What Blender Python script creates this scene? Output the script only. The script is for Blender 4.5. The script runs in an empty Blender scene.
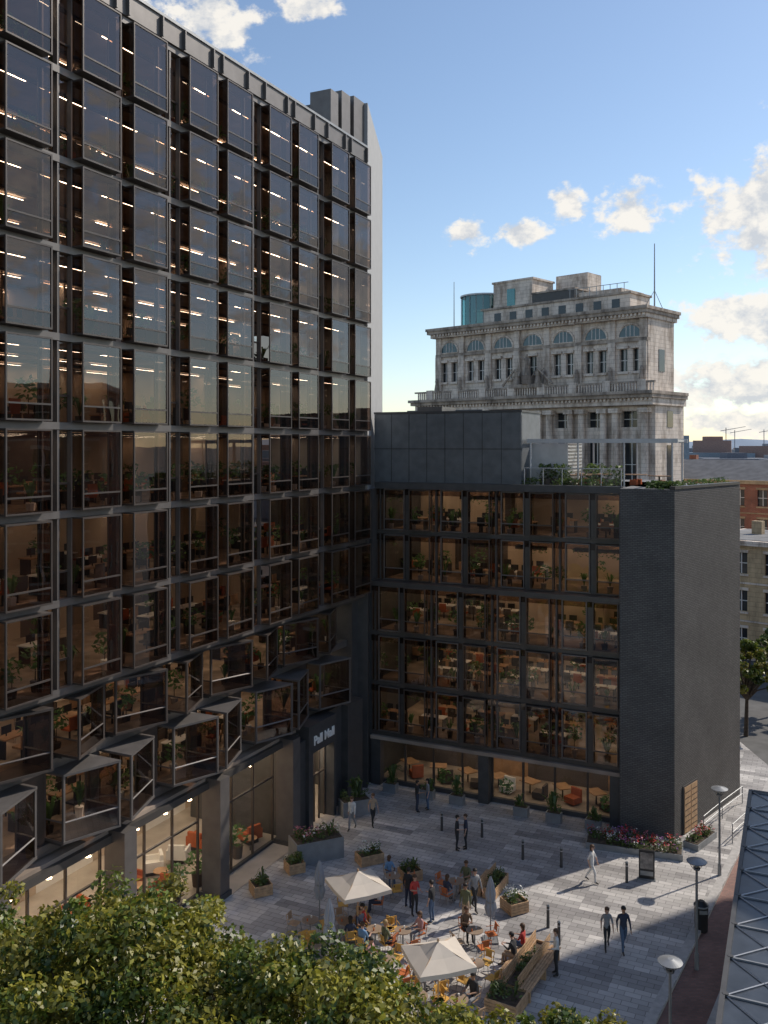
import bpy, math, random
import numpy as np
from mathutils import Vector, Matrix
random.seed(7); np.random.seed(7)
scene=bpy.context.scene
R=random.uniform
# ------------------------------------------------------------------ builder
class MB:
    def __init__(s): s.v=[];s.f=[];s.m=[];s.mats=[]
    def mi(s,mat):
        if mat not in s.mats: s.mats.append(mat)
        return s.mats.index(mat)
    def poly(s,pts,mat):
        n=len(s.v); s.v+= [tuple(p) for p in pts]; s.f.append(tuple(range(n,n+len(pts)))); s.m.append(s.mi(mat))
    def box(s,x0,x1,y0,y1,z0,z1,mat):
        n=len(s.v)
        s.v+=[(x0,y0,z0),(x1,y0,z0),(x1,y1,z0),(x0,y1,z0),(x0,y0,z1),(x1,y0,z1),(x1,y1,z1),(x0,y1,z1)]
        s.f+=[(n,n+3,n+2,n+1),(n+4,n+5,n+6,n+7),(n,n+1,n+5,n+4),(n+1,n+2,n+6,n+5),(n+2,n+3,n+7,n+6),(n+3,n,n+4,n+7)]
        s.m+=[s.mi(mat)]*6
    def rbox(s,cx,cy,a,x0,x1,y0,y1,z0,z1,mat):
        n=len(s.v); s.box(x0,x1,y0,y1,z0,z1,mat); c,si=math.cos(a),math.sin(a)
        for i in range(n,n+8):
            x,y,z=s.v[i]; s.v[i]=(cx+x*c-y*si,cy+x*si+y*c,z)
    def prism(s,pts,z0,z1,mat,topmat=None):
        k=len(pts); n=len(s.v)
        s.v+=[(p[0],p[1],z0) for p in pts]+[(p[0],p[1],z1) for p in pts]
        for i in range(k):
            j=(i+1)%k; s.f.append((n+i,n+j,n+k+j,n+k+i)); s.m.append(s.mi(mat))
        s.f.append(tuple(n+k+i for i in range(k))); s.m.append(s.mi(topmat or mat))
        s.f.append(tuple(n+i for i in reversed(range(k)))); s.m.append(s.mi(mat))
    def tube(s,p,q,r0,r1,mat,k=8,cap=True):
        p=Vector(p);q=Vector(q);d=(q-p)
        if d.length<1e-6: return
        d.normalize(); a=Vector((1,0,0)) if abs(d.x)<.8 else Vector((0,1,0)); u=d.cross(a).normalized(); w=d.cross(u)
        n=len(s.v)
        for c,r in((p,r0),(q,r1)):
            for i in range(k):
                t=2*math.pi*i/k; s.v.append(tuple(c+u*math.cos(t)*r+w*math.sin(t)*r))
        for i in range(k):
            j=(i+1)%k; s.f.append((n+i,n+j,n+k+j,n+k+i)); s.m.append(s.mi(mat))
        if cap:
            s.f.append(tuple(n+k+i for i in range(k))); s.m.append(s.mi(mat))
            s.f.append(tuple(n+i for i in reversed(range(k)))); s.m.append(s.mi(mat))
    def leafball(s,c,r,n,size,mat,zs=1.0):
        for _ in range(n):
            d=Vector((R(-1,1),R(-1,1),R(-1,1)))
            if d.length>1: d.normalize()
            p=Vector(c)+Vector((d.x*r,d.y*r,d.z*r*zs))
            a=Vector((R(-1,1),R(-1,1),R(-.6,.6))).normalized(); b=a.cross(Vector((R(-1,1),R(-1,1),R(-1,1)))).normalized()
            L=size*R(.6,1.2)
            s.poly([p-a*L,p+b*L*.45,p+a*L,p-b*L*.45],mat)
    def frond(s,c,h,n,mat):
        for i in range(n):
            a=R(0,6.28); sp=R(.2,.7)*h; d=Vector((math.cos(a),math.sin(a),0)); pr=d.cross(Vector((0,0,1)))*h*.06
            p0=Vector(c); p1=p0+d*sp*.5+Vector((0,0,h*R(.6,.95))); p2=p0+d*sp+Vector((0,0,h*R(.5,.9)))
            s.poly([p0-pr*.3,p0+pr*.3,p1+pr,p1-pr],mat); s.poly([p1-pr,p1+pr,p2],mat)
    def build(s,name,parent=None,smooth=False,loc=None):
        me=bpy.data.meshes.new(name); me.from_pydata(s.v,[],s.f)
        for m in s.mats: me.materials.append(m)
        me.polygons.foreach_set('material_index',s.m)
        if smooth: me.polygons.foreach_set('use_smooth',[True]*len(s.f))
        me.update()
        ob=bpy.data.objects.new(name,me); scene.collection.objects.link(ob)
        if parent: ob.parent=parent
        if loc: ob.location=loc
        return ob
def empty(name,M=None):
    e=bpy.data.objects.new(name,None); scene.collection.objects.link(e); e.empty_display_size=.5
    if M is not None: e.matrix_world=M
    return e
def frameM(o,x):
    x=Vector((x[0],x[1],0)).normalized(); y=Vector((-x.y,x.x,0))
    return Matrix(((x.x,y.x,0,o[0]),(x.y,y.y,0,o[1]),(0,0,1,0),(0,0,0,1)))
# ------------------------------------------------------------------ materials
def newmat(name):
    m=bpy.data.materials.new(name); m.use_nodes=True; nt=m.node_tree
    return m,nt,nt.nodes,nt.links
def mat(name,col,rough=.6,metal=0,var=.15,scale=2.0,bump=0,spec=.5,diff=False):
    m,nt,N,L=newmat(name); b=N['Principled BSDF']
    tc=N.new('ShaderNodeTexCoord'); no=N.new('ShaderNodeTexNoise'); no.inputs['Scale'].default_value=scale; no.inputs['Detail'].default_value=2 if diff else 4
    L.new(tc.outputs['Object'],no.inputs['Vector'])
    cr=N.new('ShaderNodeValToRGB'); e=cr.color_ramp.elements
    e[0].position=.3;e[1].position=.7
    e[0].color=(*[c*(1-var) for c in col],1); e[1].color=(*[min(1,c*(1+var)) for c in col],1)
    L.new(no.outputs['Fac'],cr.inputs['Fac'])
    if diff:
        N.remove(b); d=N.new('ShaderNodeBsdfDiffuse'); L.new(cr.outputs['Color'],d.inputs[0]); L.new(d.outputs[0],N['Material Output'].inputs[0]); return m
    L.new(cr.outputs['Color'],b.inputs['Base Color'])
    b.inputs['Roughness'].default_value=rough; b.inputs['Metallic'].default_value=metal; b.inputs['Specular IOR Level'].default_value=spec
    if bump:
        bp=N.new('ShaderNodeBump'); bp.inputs['Strength'].default_value=bump; bp.inputs['Distance'].default_value=.05
        n2=N.new('ShaderNodeTexNoise'); n2.inputs['Scale'].default_value=scale*8; L.new(tc.outputs['Object'],n2.inputs['Vector'])
        L.new(n2.outputs['Fac'],bp.inputs['Height']); L.new(bp.outputs['Normal'],b.inputs['Normal'])
    return m
def glass(name,tint,f0=.06,refl=(.9,.9,.92),wob=.02,mx_=.6):
    m,nt,N,L=newmat(name); N.remove(N['Principled BSDF']); out=N['Material Output']
    t=N.new('ShaderNodeBsdfTransparent'); t.inputs[0].default_value=(*tint,1)
    g=N.new('ShaderNodeBsdfGlossy'); g.inputs['Roughness'].default_value=.012; g.inputs[0].default_value=(*refl,1)
    f=N.new('ShaderNodeLayerWeight'); f.inputs[0].default_value=.5
    p=N.new('ShaderNodeMath'); p.operation='POWER'; L.new(f.outputs['Facing'],p.inputs[0]); p.inputs[1].default_value=4.0
    q=N.new('ShaderNodeMath'); q.operation='MULTIPLY_ADD'; L.new(p.outputs[0],q.inputs[0]); q.inputs[1].default_value=mx_; q.inputs[2].default_value=f0
    mx=N.new('ShaderNodeMixShader'); L.new(q.outputs[0],mx.inputs[0]); L.new(t.outputs[0],mx.inputs[1]); L.new(g.outputs[0],mx.inputs[2]); L.new(mx.outputs[0],out.inputs[0])
    tc=N.new('ShaderNodeTexCoord'); no=N.new('ShaderNodeTexNoise'); no.inputs['Scale'].default_value=.8; no.inputs['Detail'].default_value=1
    L.new(tc.outputs['Object'],no.inputs['Vector']); bp=N.new('ShaderNodeBump'); bp.inputs['Strength'].default_value=wob*5; bp.inputs['Distance'].default_value=.03
    L.new(no.outputs['Fac'],bp.inputs['Height']); L.new(bp.outputs['Normal'],g.inputs['Normal'])
    return m
def emis(name,col,st):
    m,nt,N,L=newmat(name); N.remove(N['Principled BSDF']); e=N.new('ShaderNodeEmission'); e.inputs[0].default_value=(*col,1); e.inputs[1].default_value=st
    L.new(e.outputs[0],N['Material Output'].inputs[0]); return m
def brick(name,c1,c2,mo,bw=.23,bh=.075,ms=.01,vertical=True,rough=.8,bump=.5,grime=.25,off=.5):
    m,nt,N,L=newmat(name); b=N['Principled BSDF']; b.inputs['Roughness'].default_value=rough
    tc=N.new('ShaderNodeTexCoord'); vec=tc.outputs['Object']
    if vertical:
        sp=N.new('ShaderNodeSeparateXYZ'); L.new(vec,sp.inputs[0]); ad=N.new('ShaderNodeMath'); L.new(sp.outputs[0],ad.inputs[0]); L.new(sp.outputs[1],ad.inputs[1])
        cb=N.new('ShaderNodeCombineXYZ'); L.new(ad.outputs[0],cb.inputs[0]); L.new(sp.outputs[2],cb.inputs[1]); vec2=cb.outputs[0]
    else: vec2=vec
    br=N.new('ShaderNodeTexBrick'); L.new(vec2,br.inputs['Vector']); br.inputs['Scale'].default_value=1; br.offset=off
    br.inputs['Brick Width'].default_value=bw; br.inputs['Row Height'].default_value=bh; br.inputs['Mortar Size'].default_value=ms
    br.inputs['Color1'].default_value=(*c1,1); br.inputs['Color2'].default_value=(*c2,1); br.inputs['Mortar'].default_value=(*mo,1)
    no=N.new('ShaderNodeTexNoise'); no.inputs['Scale'].default_value=.5; no.inputs['Detail'].default_value=6; L.new(tc.outputs['Object'],no.inputs['Vector'])
    mr=N.new('ShaderNodeMapRange'); mr.inputs[1].default_value=.3; mr.inputs[2].default_value=.7; mr.inputs[3].default_value=1-grime; mr.inputs[4].default_value=1+grime; L.new(no.outputs['Fac'],mr.inputs[0])
    mx=N.new('ShaderNodeVectorMath'); mx.operation='SCALE'; L.new(br.outputs['Color'],mx.inputs[0]); L.new(mr.outputs[0],mx.inputs['Scale']); L.new(mx.outputs[0],b.inputs['Base Color'])
    bp=N.new('ShaderNodeBump'); bp.inputs['Strength'].default_value=bump; bp.inputs['Distance'].default_value=.02; bp.invert=True
    L.new(br.outputs['Fac'],bp.inputs['Height']); L.new(bp.outputs['Normal'],b.inputs['Normal'])
    return m
def stone(name,col,dirty,p0=.36,p1=.58):
    m,nt,N,L=newmat(name); b=N['Principled BSDF']; b.inputs['Roughness'].default_value=.85
    tc=N.new('ShaderNodeTexCoord'); mp=N.new('ShaderNodeMapping'); mp.inputs['Scale'].default_value=(1,1,.3); L.new(tc.outputs['Object'],mp.inputs[0])
    no=N.new('ShaderNodeTexNoise'); no.inputs['Scale'].default_value=.75; no.inputs['Detail'].default_value=9; no.inputs['Roughness'].default_value=.7; L.new(mp.outputs[0],no.inputs['Vector'])
    cr=N.new('ShaderNodeValToRGB'); e=cr.color_ramp.elements; e[0].position=p0; e[0].color=(*dirty,1); e[1].position=p1; e[1].color=(*col,1)
    L.new(no.outputs['Fac'],cr.inputs[0])
    sp=N.new('ShaderNodeSeparateXYZ'); L.new(tc.outputs['Object'],sp.inputs[0]); ad=N.new('ShaderNodeMath'); L.new(sp.outputs[0],ad.inputs[0]); L.new(sp.outputs[1],ad.inputs[1])
    cb=N.new('ShaderNodeCombineXYZ'); L.new(ad.outputs[0],cb.inputs[0]); L.new(sp.outputs[2],cb.inputs[1])
    br=N.new('ShaderNodeTexBrick'); L.new(cb.outputs[0],br.inputs['Vector']); br.inputs['Scale'].default_value=1; br.inputs['Brick Width'].default_value=1.1; br.inputs['Row Height'].default_value=.45; br.inputs['Mortar Size'].default_value=.018
    br.inputs['Color1'].default_value=(.9,.9,.9,1); br.inputs['Color2'].default_value=(1.05,1.04,1.02,1); br.inputs['Mortar'].default_value=(.6,.58,.55,1)
    vm_=N.new('ShaderNodeVectorMath'); vm_.operation='MULTIPLY'; L.new(cr.outputs[0],vm_.inputs[0]); L.new(br.outputs['Color'],vm_.inputs[1])
    L.new(vm_.outputs[0],b.inputs['Base Color']); return m
def leafmat(name,col,tr=.35):
    m,nt,N,L=newmat(name); N.remove(N['Principled BSDF']); b=N.new('ShaderNodeBsdfDiffuse')
    tc=N.new('ShaderNodeTexCoord'); no=N.new('ShaderNodeTexNoise'); no.inputs['Scale'].default_value=3; L.new(tc.outputs['Object'],no.inputs['Vector'])
    cr=N.new('ShaderNodeValToRGB'); e=cr.color_ramp.elements; e[0].position=.35;e[1].position=.65
    e[0].color=(*[c*.7 for c in col],1); e[1].color=(*[c*1.3 for c in col],1); L.new(no.outputs['Fac'],cr.inputs[0]); L.new(cr.outputs[0],b.inputs[0])
    t=N.new('ShaderNodeBsdfTranslucent'); L.new(cr.outputs[0],t.inputs[0]); mx=N.new('ShaderNodeMixShader'); mx.inputs[0].default_value=tr
    L.new(b.outputs[0],mx.inputs[1]); L.new(t.outputs[0],mx.inputs[2])
    g=N.new('ShaderNodeBsdfGlossy'); g.inputs['Roughness'].default_value=.45; m2=N.new('ShaderNodeMixShader'); m2.inputs[0].default_value=.05; L.new(mx.outputs[0],m2.inputs[1]); L.new(g.outputs[0],m2.inputs[2])
    L.new(m2.outputs[0],N['Material Output'].inputs[0]); return m

M_frame=mat('bronze_frame',(.085,.071,.064),.38,.3)
M_metal=mat('grey_metal',(.15,.138,.132),.45,.35,.12)
M_wmetal=mat('dark_bronze_metal',(.09,.084,.08),.45,.35,.12)
M_dark=mat('dark_cladding',(.075,.074,.075),.5,.2)
M_louv=mat('louvre_cladding',(.15,.16,.17),.5,.2)
M_pale=mat('pale_cladding',(.36,.36,.36),.7,0,.06)
M_palemetal=mat('pale_metal',(.5,.5,.51),.45,.3,.08)
M_glass=glass('bronze_glass',(.70,.61,.54),.10,(.80,.79,.82),mx_=.5)
M_glassd=glass('dark_spandrel_glass',(.36,.28,.24),.10,(.7,.67,.66),mx_=.5)
M_glassw=glass('wing_glass',(.69,.60,.51),.09,(.9,.87,.84))
M_clear=glass('clear_glass',(.90,.90,.87),.05)
M_green=glass('green_glass',(.35,.6,.6),.12,(.7,.95,.95))
M_ceil=mat('office_ceiling',(.32,.26,.215),.9,0,.25,.6,diff=True)
M_floor=mat('office_floor',(.36,.29,.23),.6,0,.35,.8,diff=True)
M_wallw=mat('office_wall_warm',(.46,.37,.29),.8,0,.2,.5,diff=True)
M_walld=mat('office_wall_dark',(.11,.09,.08),.7,0,.3,.5,diff=True)
M_wood=mat('desk_wood',(.40,.23,.12),.5,0,.25,2)
M_ochair=mat('terracotta_upholstery',(.40,.12,.06),.8,0,.15,2,diff=True)
M_woodp=mat('timber_slats',(.50,.32,.18),.6,0,.25,6)
M_white=mat('white_laminate',(.75,.73,.70),.5,0,.05)
M_black=mat('black_plastic',(.02,.02,.022),.4)
M_light=emis('linear_light',(1,.84,.64),22)
M_bulb=emis('pendant_bulb',(1,.74,.45),18)
M_leafi=leafmat('indoor_plant_leaves',(.09,.19,.055))
M_leafg=leafmat('shrub_leaves',(.10,.15,.038))
M_stone=stone('portland_stone',(.78,.68,.59),(.40,.325,.265),.38,.54)
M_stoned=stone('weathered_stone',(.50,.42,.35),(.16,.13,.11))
M_winglass=mat('old_window_glass',(.03,.035,.04),.08,0,.3,1)
M_dbrick=brick('dark_brick',(.11,.105,.102),(.145,.14,.135),(.06,.059,.058),.25,.09,.014,bump=1.0,grime=.15)
M_rbrick=brick('red_brick',(.42,.14,.08),(.32,.10,.06),(.33,.26,.21),.4,.13,.015)
M_sand=stone('sandstone',(.62,.47,.29),(.36,.27,.17))
M_roof=mat('flat_roof',(.2,.2,.2),.9,0,.3,.7)
M_slate=mat('slate_roof',(.11,.115,.125),.7,0,.3,1)
M_bark=mat('bark',(.09,.065,.045),.9,0,.4,6,.5)
M_granite=mat('granite_kerb',(.47,.45,.43),.8,0,.15,4)
M_steel=mat('painted_steel',(.27,.28,.29),.45,.3)

# ------------------------------------------------------------------ world, sun, camera
AZ=math.radians(59.3); EL=math.radians(40)
w=bpy.data.worlds.new("World"); scene.world=w; w.use_nodes=True; nt=w.node_tree; N=nt.nodes; L=nt.links
bg=N['Background']; sky=N.new('ShaderNodeTexSky'); sky.sky_type='NISHITA'; sky.sun_disc=False; sky.sun_elevation=EL; sky.sun_rotation=AZ; sky.air_density=1.0; sky.dust_density=.35; sky.ozone_density=1.3
tc=N.new('ShaderNodeTexCoord'); V=tc.outputs['Generated']
def vm(op,a,b=None):
    n=N.new('ShaderNodeVectorMath'); n.operation=op
    for i,x in enumerate((a,b)):
        if x is None: continue
        if isinstance(x,tuple): n.inputs[i].default_value=x
        else: L.new(x,n.inputs[i])
    return n
def mm(op,a,b=None,c=None):
    n=N.new('ShaderNodeMath'); n.operation=op
    for i,x in enumerate((a,b,c)):
        if x is None: continue
        if isinstance(x,(int,float)): n.inputs[i].default_value=x
        else: L.new(x,n.inputs[i])
    return n.outputs[0]
cl=[(22.6,13.2,.085,.06),(25.5,10.6,.09,.05),(20.9,7.6,.065,.030),(24.2,6.6,.08,.035),(22.4,3.6,.12,.040),(23,1.3,.16,.02),(5.3,13.0,.026,.020),(8.6,12.9,.034,.015),(11.4,14.6,.024,.026),(15.0,13.9,.036,.034),(-11.0,24.6,.06,.035),(-5.0,25.6,.04,.016),(-15,26.5,.08,.03),
    (36,16,.2,.1),(50,10,.25,.08),(75,14,.3,.1),(100,22,.25,.1),(130,12,.3,.1),(160,18,.3,.1),(-60,15,.3,.1),(-100,20,.3,.1),(-140,14,.3,.1),(60,32,.2,.1)]
mask=None
for az,el,rx,rz in cl:
    a=math.radians(az);e=math.radians(el); c=(math.sin(a)*math.cos(e),math.cos(a)*math.cos(e),math.sin(e))
    d=vm('SUBTRACT',V,c); d=vm('MULTIPLY',d.outputs[0],(1/rx,1/rx,1/rz)); l=vm('LENGTH',d.outputs[0]).outputs['Value']
    k=mm('SUBTRACT',1.0,l); mask=k if mask is None else mm('MAXIMUM',mask,k)
mask=mm('MAXIMUM',mask,-1.0)
def noise(sc,det,off=(0,0,0)):
    n=N.new('ShaderNodeTexNoise'); n.inputs['Scale'].default_value=sc; n.inputs['Detail'].default_value=det; n.inputs['Roughness'].default_value=.6
    L.new(vm('ADD',vm('MULTIPLY',V,(1,1,1.4)).outputs[0],off).outputs[0],n.inputs['Vector']); return n.outputs['Fac']
n1=noise(30,7); n2=noise(30,5,(.008,.0,.020))
den=mm('ADD',mm('MULTIPLY',mask,1.1),mm('MULTIPLY',mm('SUBTRACT',n1,.5),3.0))
mr=N.new('ShaderNodeMapRange'); mr.interpolation_type='SMOOTHSTEP'; mr.inputs[1].default_value=.05; mr.inputs[2].default_value=.6; L.new(den,mr.inputs[0]); fac=mr.outputs[0]
sh=N.new('ShaderNodeMapRange'); sh.inputs[1].default_value=-.14; sh.inputs[2].default_value=.08; sh.inputs[3].default_value=0; sh.inputs[4].default_value=1; L.new(mm('SUBTRACT',n1,n2),sh.inputs[0])
cc=N.new('ShaderNodeMix'); cc.data_type='RGBA'; L.new(sh.outputs[0],cc.inputs[0]); cc.inputs[6].default_value=(4.3,4.5,4.8,1); cc.inputs[7].default_value=(6.7,6.4,5.9,1)
mx=N.new('ShaderNodeMix'); mx.data_type='RGBA'; L.new(mm('MULTIPLY',fac,.95),mx.inputs[0]); L.new(sky.outputs[0],mx.inputs[6]); L.new(cc.outputs[2],mx.inputs[7])
L.new(mx.outputs[2],bg.inputs[0]); bg.inputs[1].default_value=.145
sd=bpy.data.lights.new('sun','SUN'); sd.energy=3.9; sd.angle=math.radians(.8); sd.color=(1,.91,.79)
so=bpy.data.objects.new('sun',sd); scene.collection.objects.link(so)
S=Vector((math.sin(AZ)*math.cos(EL),math.cos(AZ)*math.cos(EL),math.sin(EL))); so.rotation_euler=(-S).to_track_quat('-Z','Y').to_euler(); so.location=(60,60,80)
cam=bpy.data.cameras.new('camera'); co=bpy.data.objects.new('camera',cam); scene.collection.objects.link(co); co.location=(0,0,20); co.rotation_euler=(math.pi/2,0,0)
cam.sensor_width=36; cam.lens=32.06; cam.shift_y=-.0654; cam.clip_end=20000; scene.camera=co
scene.view_settings.view_transform='Standard'; scene.view_settings.look='None'; scene.view_settings.exposure=0

# ------------------------------------------------------------------ ground
M_ground=mat('ground_asphalt',(.09,.09,.09),.9,0,.3,.05)
g=MB(); g.poly([(-6000,-6000,-.13),(6000,-6000,-.13),(6000,6000,-.13),(-6000,6000,-.13)],M_ground); g.build('ground')
m,nt2,N2,L2=newmat('granite_paving'); b=N2['Principled BSDF']; b.inputs['Roughness'].default_value=.75
tc2=N2.new('ShaderNodeTexCoord')
def br2(bw,bh,ms,c1,c2,mo,off=.5,freq=2):
    n=N2.new('ShaderNodeTexBrick'); n.inputs['Scale'].default_value=1; n.inputs['Brick Width'].default_value=bw; n.inputs['Row Height'].default_value=bh; n.inputs['Mortar Size'].default_value=ms; n.offset=off; n.offset_frequency=freq
    n.inputs['Color1'].default_value=(*c1,1); n.inputs['Color2'].default_value=(*c2,1); n.inputs['Mortar'].default_value=(*mo,1); L2.new(tc2.outputs['Object'],n.inputs['Vector']); return n
fine=br2(.6,.3,.014,(.82,.82,.82),(1.1,1.1,1.1),(.5,.5,.5))
big=br2(2.4,.6,0.0,(.30,.285,.28),(.66,.63,.60),(.3,.3,.3),.37,3)
no=N2.new('ShaderNodeTexNoise'); no.inputs['Scale'].default_value=.35; no.inputs['Detail'].default_value=7; L2.new(tc2.outputs['Object'],no.inputs['Vector'])
mr2=N2.new('ShaderNodeMapRange'); mr2.inputs[1].default_value=.3; mr2.inputs[2].default_value=.7; mr2.inputs[3].default_value=.76; mr2.inputs[4].default_value=1.1; L2.new(no.outputs['Fac'],mr2.inputs[0])
v1=N2.new('ShaderNodeVectorMath'); v1.operation='MULTIPLY'; L2.new(fine.outputs['Color'],v1.inputs[0]); L2.new(big.outputs['Color'],v1.inputs[1])
v2=N2.new('ShaderNodeVectorMath'); v2.operation='SCALE'; L2.new(v1.outputs[0],v2.inputs[0]); L2.new(mr2.outputs[0],v2.inputs['Scale']); L2.new(v2.outputs[0],b.inputs['Base Color'])
M_pave=m
WX=(-.9,.437); E1=(12.3,47.4); MW=frameM(E1,WX); MWi=MW.inverted()
def toW(p): q=MWi@Vector((p[0],p[1],0)); return (q.x,q.y)
pz=MB(); pz.prism([toW(p) for p in[(-40,5),(-6.8,5),(24,55.5),(24,64),(-40,64)]],-.12,0,M_granite,M_pave)
o=pz.build('plaza_paving'); o.matrix_world=MW
M_redp=brick('red_paver',(.30,.16,.13),(.22,.12,.10),(.17,.15,.13),.22,.11,.008,vertical=False,bump=.2)
KD=Vector((.52,.854,0)); KR=Vector((.854,-.52,0)); K0=Vector((-6.8,5,0))
k=MB()
def strip(mb,a,b_,z,m_,l0=0,l1=75):
    p=[K0+KD*l0+KR*a,K0+KD*l0+KR*b_,K0+KD*l1+KR*b_,K0+KD*l1+KR*a]; mb.poly([(q.x,q.y,z) for q in p],m_)
strip(k,-.35,-.002,.004,M_granite,0,59); k.build('kerb')
k=MB(); strip(k,.02,9,-.122,M_redp); k.build('brick_pavement')
k=MB(); strip(k,1.5,1.75,-.117,M_granite); strip(k,3.2,3.3,-.117,M_granite); k.build('pavement_drain_channel')
k=MB(); k.poly([(18,56,-.118),(60,30,-.118),(75,48,-.118),(26,78,-.118)],mat('side_street_asphalt',(.12,.118,.115),.9,0,.2,1)); k.build('side_street')

# ------------------------------------------------------------------ office facade kit
def pod(mb,a,b_,z0,z1,y0,y1,gl,fr=None,tr=.2,side=True,t=.06):
    fr=fr or M_frame
    mb.box(a,b_,y0,y1,z1-t,z1,fr); mb.box(a,b_,y0,y1,z0,z0+t,fr)
    for x in(a,b_-t): mb.box(x,x+t,y1-t,y1,z0+t,z1-t,fr)
    for x in(a,b_-t): mb.box(x+.002,x+t-.002,y0,y0+.05,z0+t,z1-t,fr)
    zt=z0+(z1-z0)*tr; mb.box(a+t,b_-t,y1-.055,y1-.004,zt-.03,zt+.03,fr)
    y=y1-.03
    mb.poly([(b_-t,y,zt+.03),(a+t,y,zt+.03),(a+t,y,z1-t),(b_-t,y,z1-t)],gl)
    mb.poly([(b_-t,y,z0+t),(a+t,y,z0+t),(a+t,y,zt-.03),(b_-t,y,zt-.03)],M_glassd)
    if side:
        for x in(a+.03,b_-.03): mb.poly([(x,y0+.05,z0+t),(x,y1-t,z0+t),(x,y1-t,z1-t),(x,y0+.05,z1-t)],M_glassd)
def pod_cant(mb,a,b_,z0,z1,y0,ya,yb_,gl,fr,t=.085,tr=.3):
    """faceted bay: the front runs from depth ya (far edge) to yb_ (near edge)"""
    foot=[(a,y0),(b_,y0),(b_,yb_),(a,ya)]
    mb.prism(foot,z0,z0+t,fr); mb.prism(foot,z1-t,z1,fr)
    h=t*.62
    A=Vector((a+h,ya-h,0)); B=Vector((b_-h,yb_-h,0))
    for P in(A,B): mb.box(P.x-t/2,P.x+t/2,P.y-t/2,P.y+t/2,z0+t,z1-t,fr)
    for x in(a+t/2,b_-t/2): mb.box(x-t/2+.003,x+t/2-.003,y0,y0+.06,z0+t,z1-t,fr)
    zt=z0+(z1-z0)*tr; U=Vector((0,0,1))
    mb.tube(A+U*zt,B+U*zt,.035,.035,fr,4,False)
    for x,P in((a+h,A),(b_-h,B)): mb.tube((x,y0+.05,zt),P+U*zt,.03,.03,fr,4,False)
    def q(P,Q,za,zb,m_): mb.poly([(Q.x,Q.y,za),(P.x,P.y,za),(P.x,P.y,zb),(Q.x,Q.y,zb)],m_)
    q(A,B,zt,z1-t,gl); q(A,B,z0+t,zt,M_glassd)
    for x,P in((a+h,A),(b_-h,B)):
        S0=Vector((x,y0+.05,0)); q(S0,P,zt,z1-t,gl); q(S0,P,z0+t,zt,M_glassd)
def office(mb,mp,s0,s1,zf,h,dep,yf,dens=1.0,lights=True,warm=.5,pd=1.0,lw=.05,trail=False):
    mb.box(s0,s1,-dep,yf,zf-.09,zf-.01,M_floor); mb.box(s0,s1,-dep,yf,zf-.2,zf-.093,M_ceil)
    x=s0
    while x<s1-.01:
        x2=min(s1,x+R(1.5,4)); mb.poly([(x,-dep+.01,zf-.01),(x2,-dep+.01,zf-.01),(x2,-dep+.01,zf+h-.2),(x,-dep+.01,zf+h-.2)],M_wallw if random.random()<warm else M_walld)
        if random.random()<.25: mb.box(x,x+.1,-dep+.02,-dep*.55,zf,zf+h-.21,M_wallw)
        x=x2
    c=zf+h-.26
    yy=yf-.7
    for q in range(3):
        mb.box(s0,s1,yy-.25,yy-.05,c-.02,c+.04,M_walld); yy-=(dep-1)/3
    if lights:
        yy=yf-1.0; dy=(dep+yf-1.6)/2.01
        for _ in range(3):
            x=s0+.4+R(0,.5)
            while x<s1-1.9:
                if random.random()<.9: mb.poly([(x,yy,c-.03),(x,yy+lw,c-.03),(x+1.8,yy+lw,c-.03),(x+1.8,yy,c-.03)],M_light)
                x+=2.9
            yy-=dy
    yy=yf-1.5
    while yy>-dep+1:
        x=s0+R(.3,1)
        while x<s1-1.8:
            if random.random()<.75*dens:
                t=zf+.74; mb.box(x,x+1.5,yy-.7,yy,t-.05,t,M_wood if random.random()<.5 else M_white)
                for lx in(x+.05,x+1.4): mb.box(lx,lx+.05,yy-.65,yy-.05,zf,t-.052,M_black)
                for q in(.25,.9):
                    mb.box(x+q,x+q+.45,yy-.37,yy-.34,t+.1,t+.4,M_black); mb.box(x+q+.2,x+q+.25,yy-.36,yy-.35,t,t+.1,M_black)
                    cm=random.choice([M_ochair,M_black,M_walld,M_wood]); mb.box(x+q-.05,x+q+.42,yy+.15,yy+.6,zf+.42,zf+.5,cm); mb.box(x+q-.05,x+q+.42,yy+.58,yy+.64,zf+.5,zf+.95,cm); mb.tube((x+q+.18,yy+.38,zf),(x+q+.18,yy+.38,zf+.42),.04,.04,M_black,5)
            if random.random()<.3:
                mp.leafball((x+R(0,1.5),yy-R(0,.8),zf+R(.9,1.5)),.35,36,.13,M_leafi)
            x+=R(1.9,2.6)
        yy-=2.2
    x=s0+R(.2,1)
    while x<s1-.3:
        y=yf-R(.3,.8); hh=R(.6,1.25)
        mp.tube((x,y,zf),(x,y,zf+.4),.13,.18,M_white if random.random()<.5 else M_walld,8)
        if random.random()<.5: mp.frond((x,y,zf+.4),hh,13,M_leafi)
        else:
            mp.tube((x,y,zf+.4),(x,y,zf+.4+hh*.6),.02,.015,M_bark,5); mp.leafball((x,y,zf+.5+hh*.7),.42,60,.14,M_leafi)
        x+=R(.9,2.6)/pd
    if trail:
        x=s0+.3
        while x<s1-1.6:
            ln=R(1.2,2.8); 
            if random.random()<.6:
                mp.box(x,x+ln,yf-.34,yf-.12,c-.42,c-.22,M_walld)
                for i in range(int(ln/.22)): mp.leafball((x+i*.22+.1,yf-.2,c-.32-R(0,.22)),.2,13,.085,M_leafi,1.2)
            x+=ln+R(.5,1.6)
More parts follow.
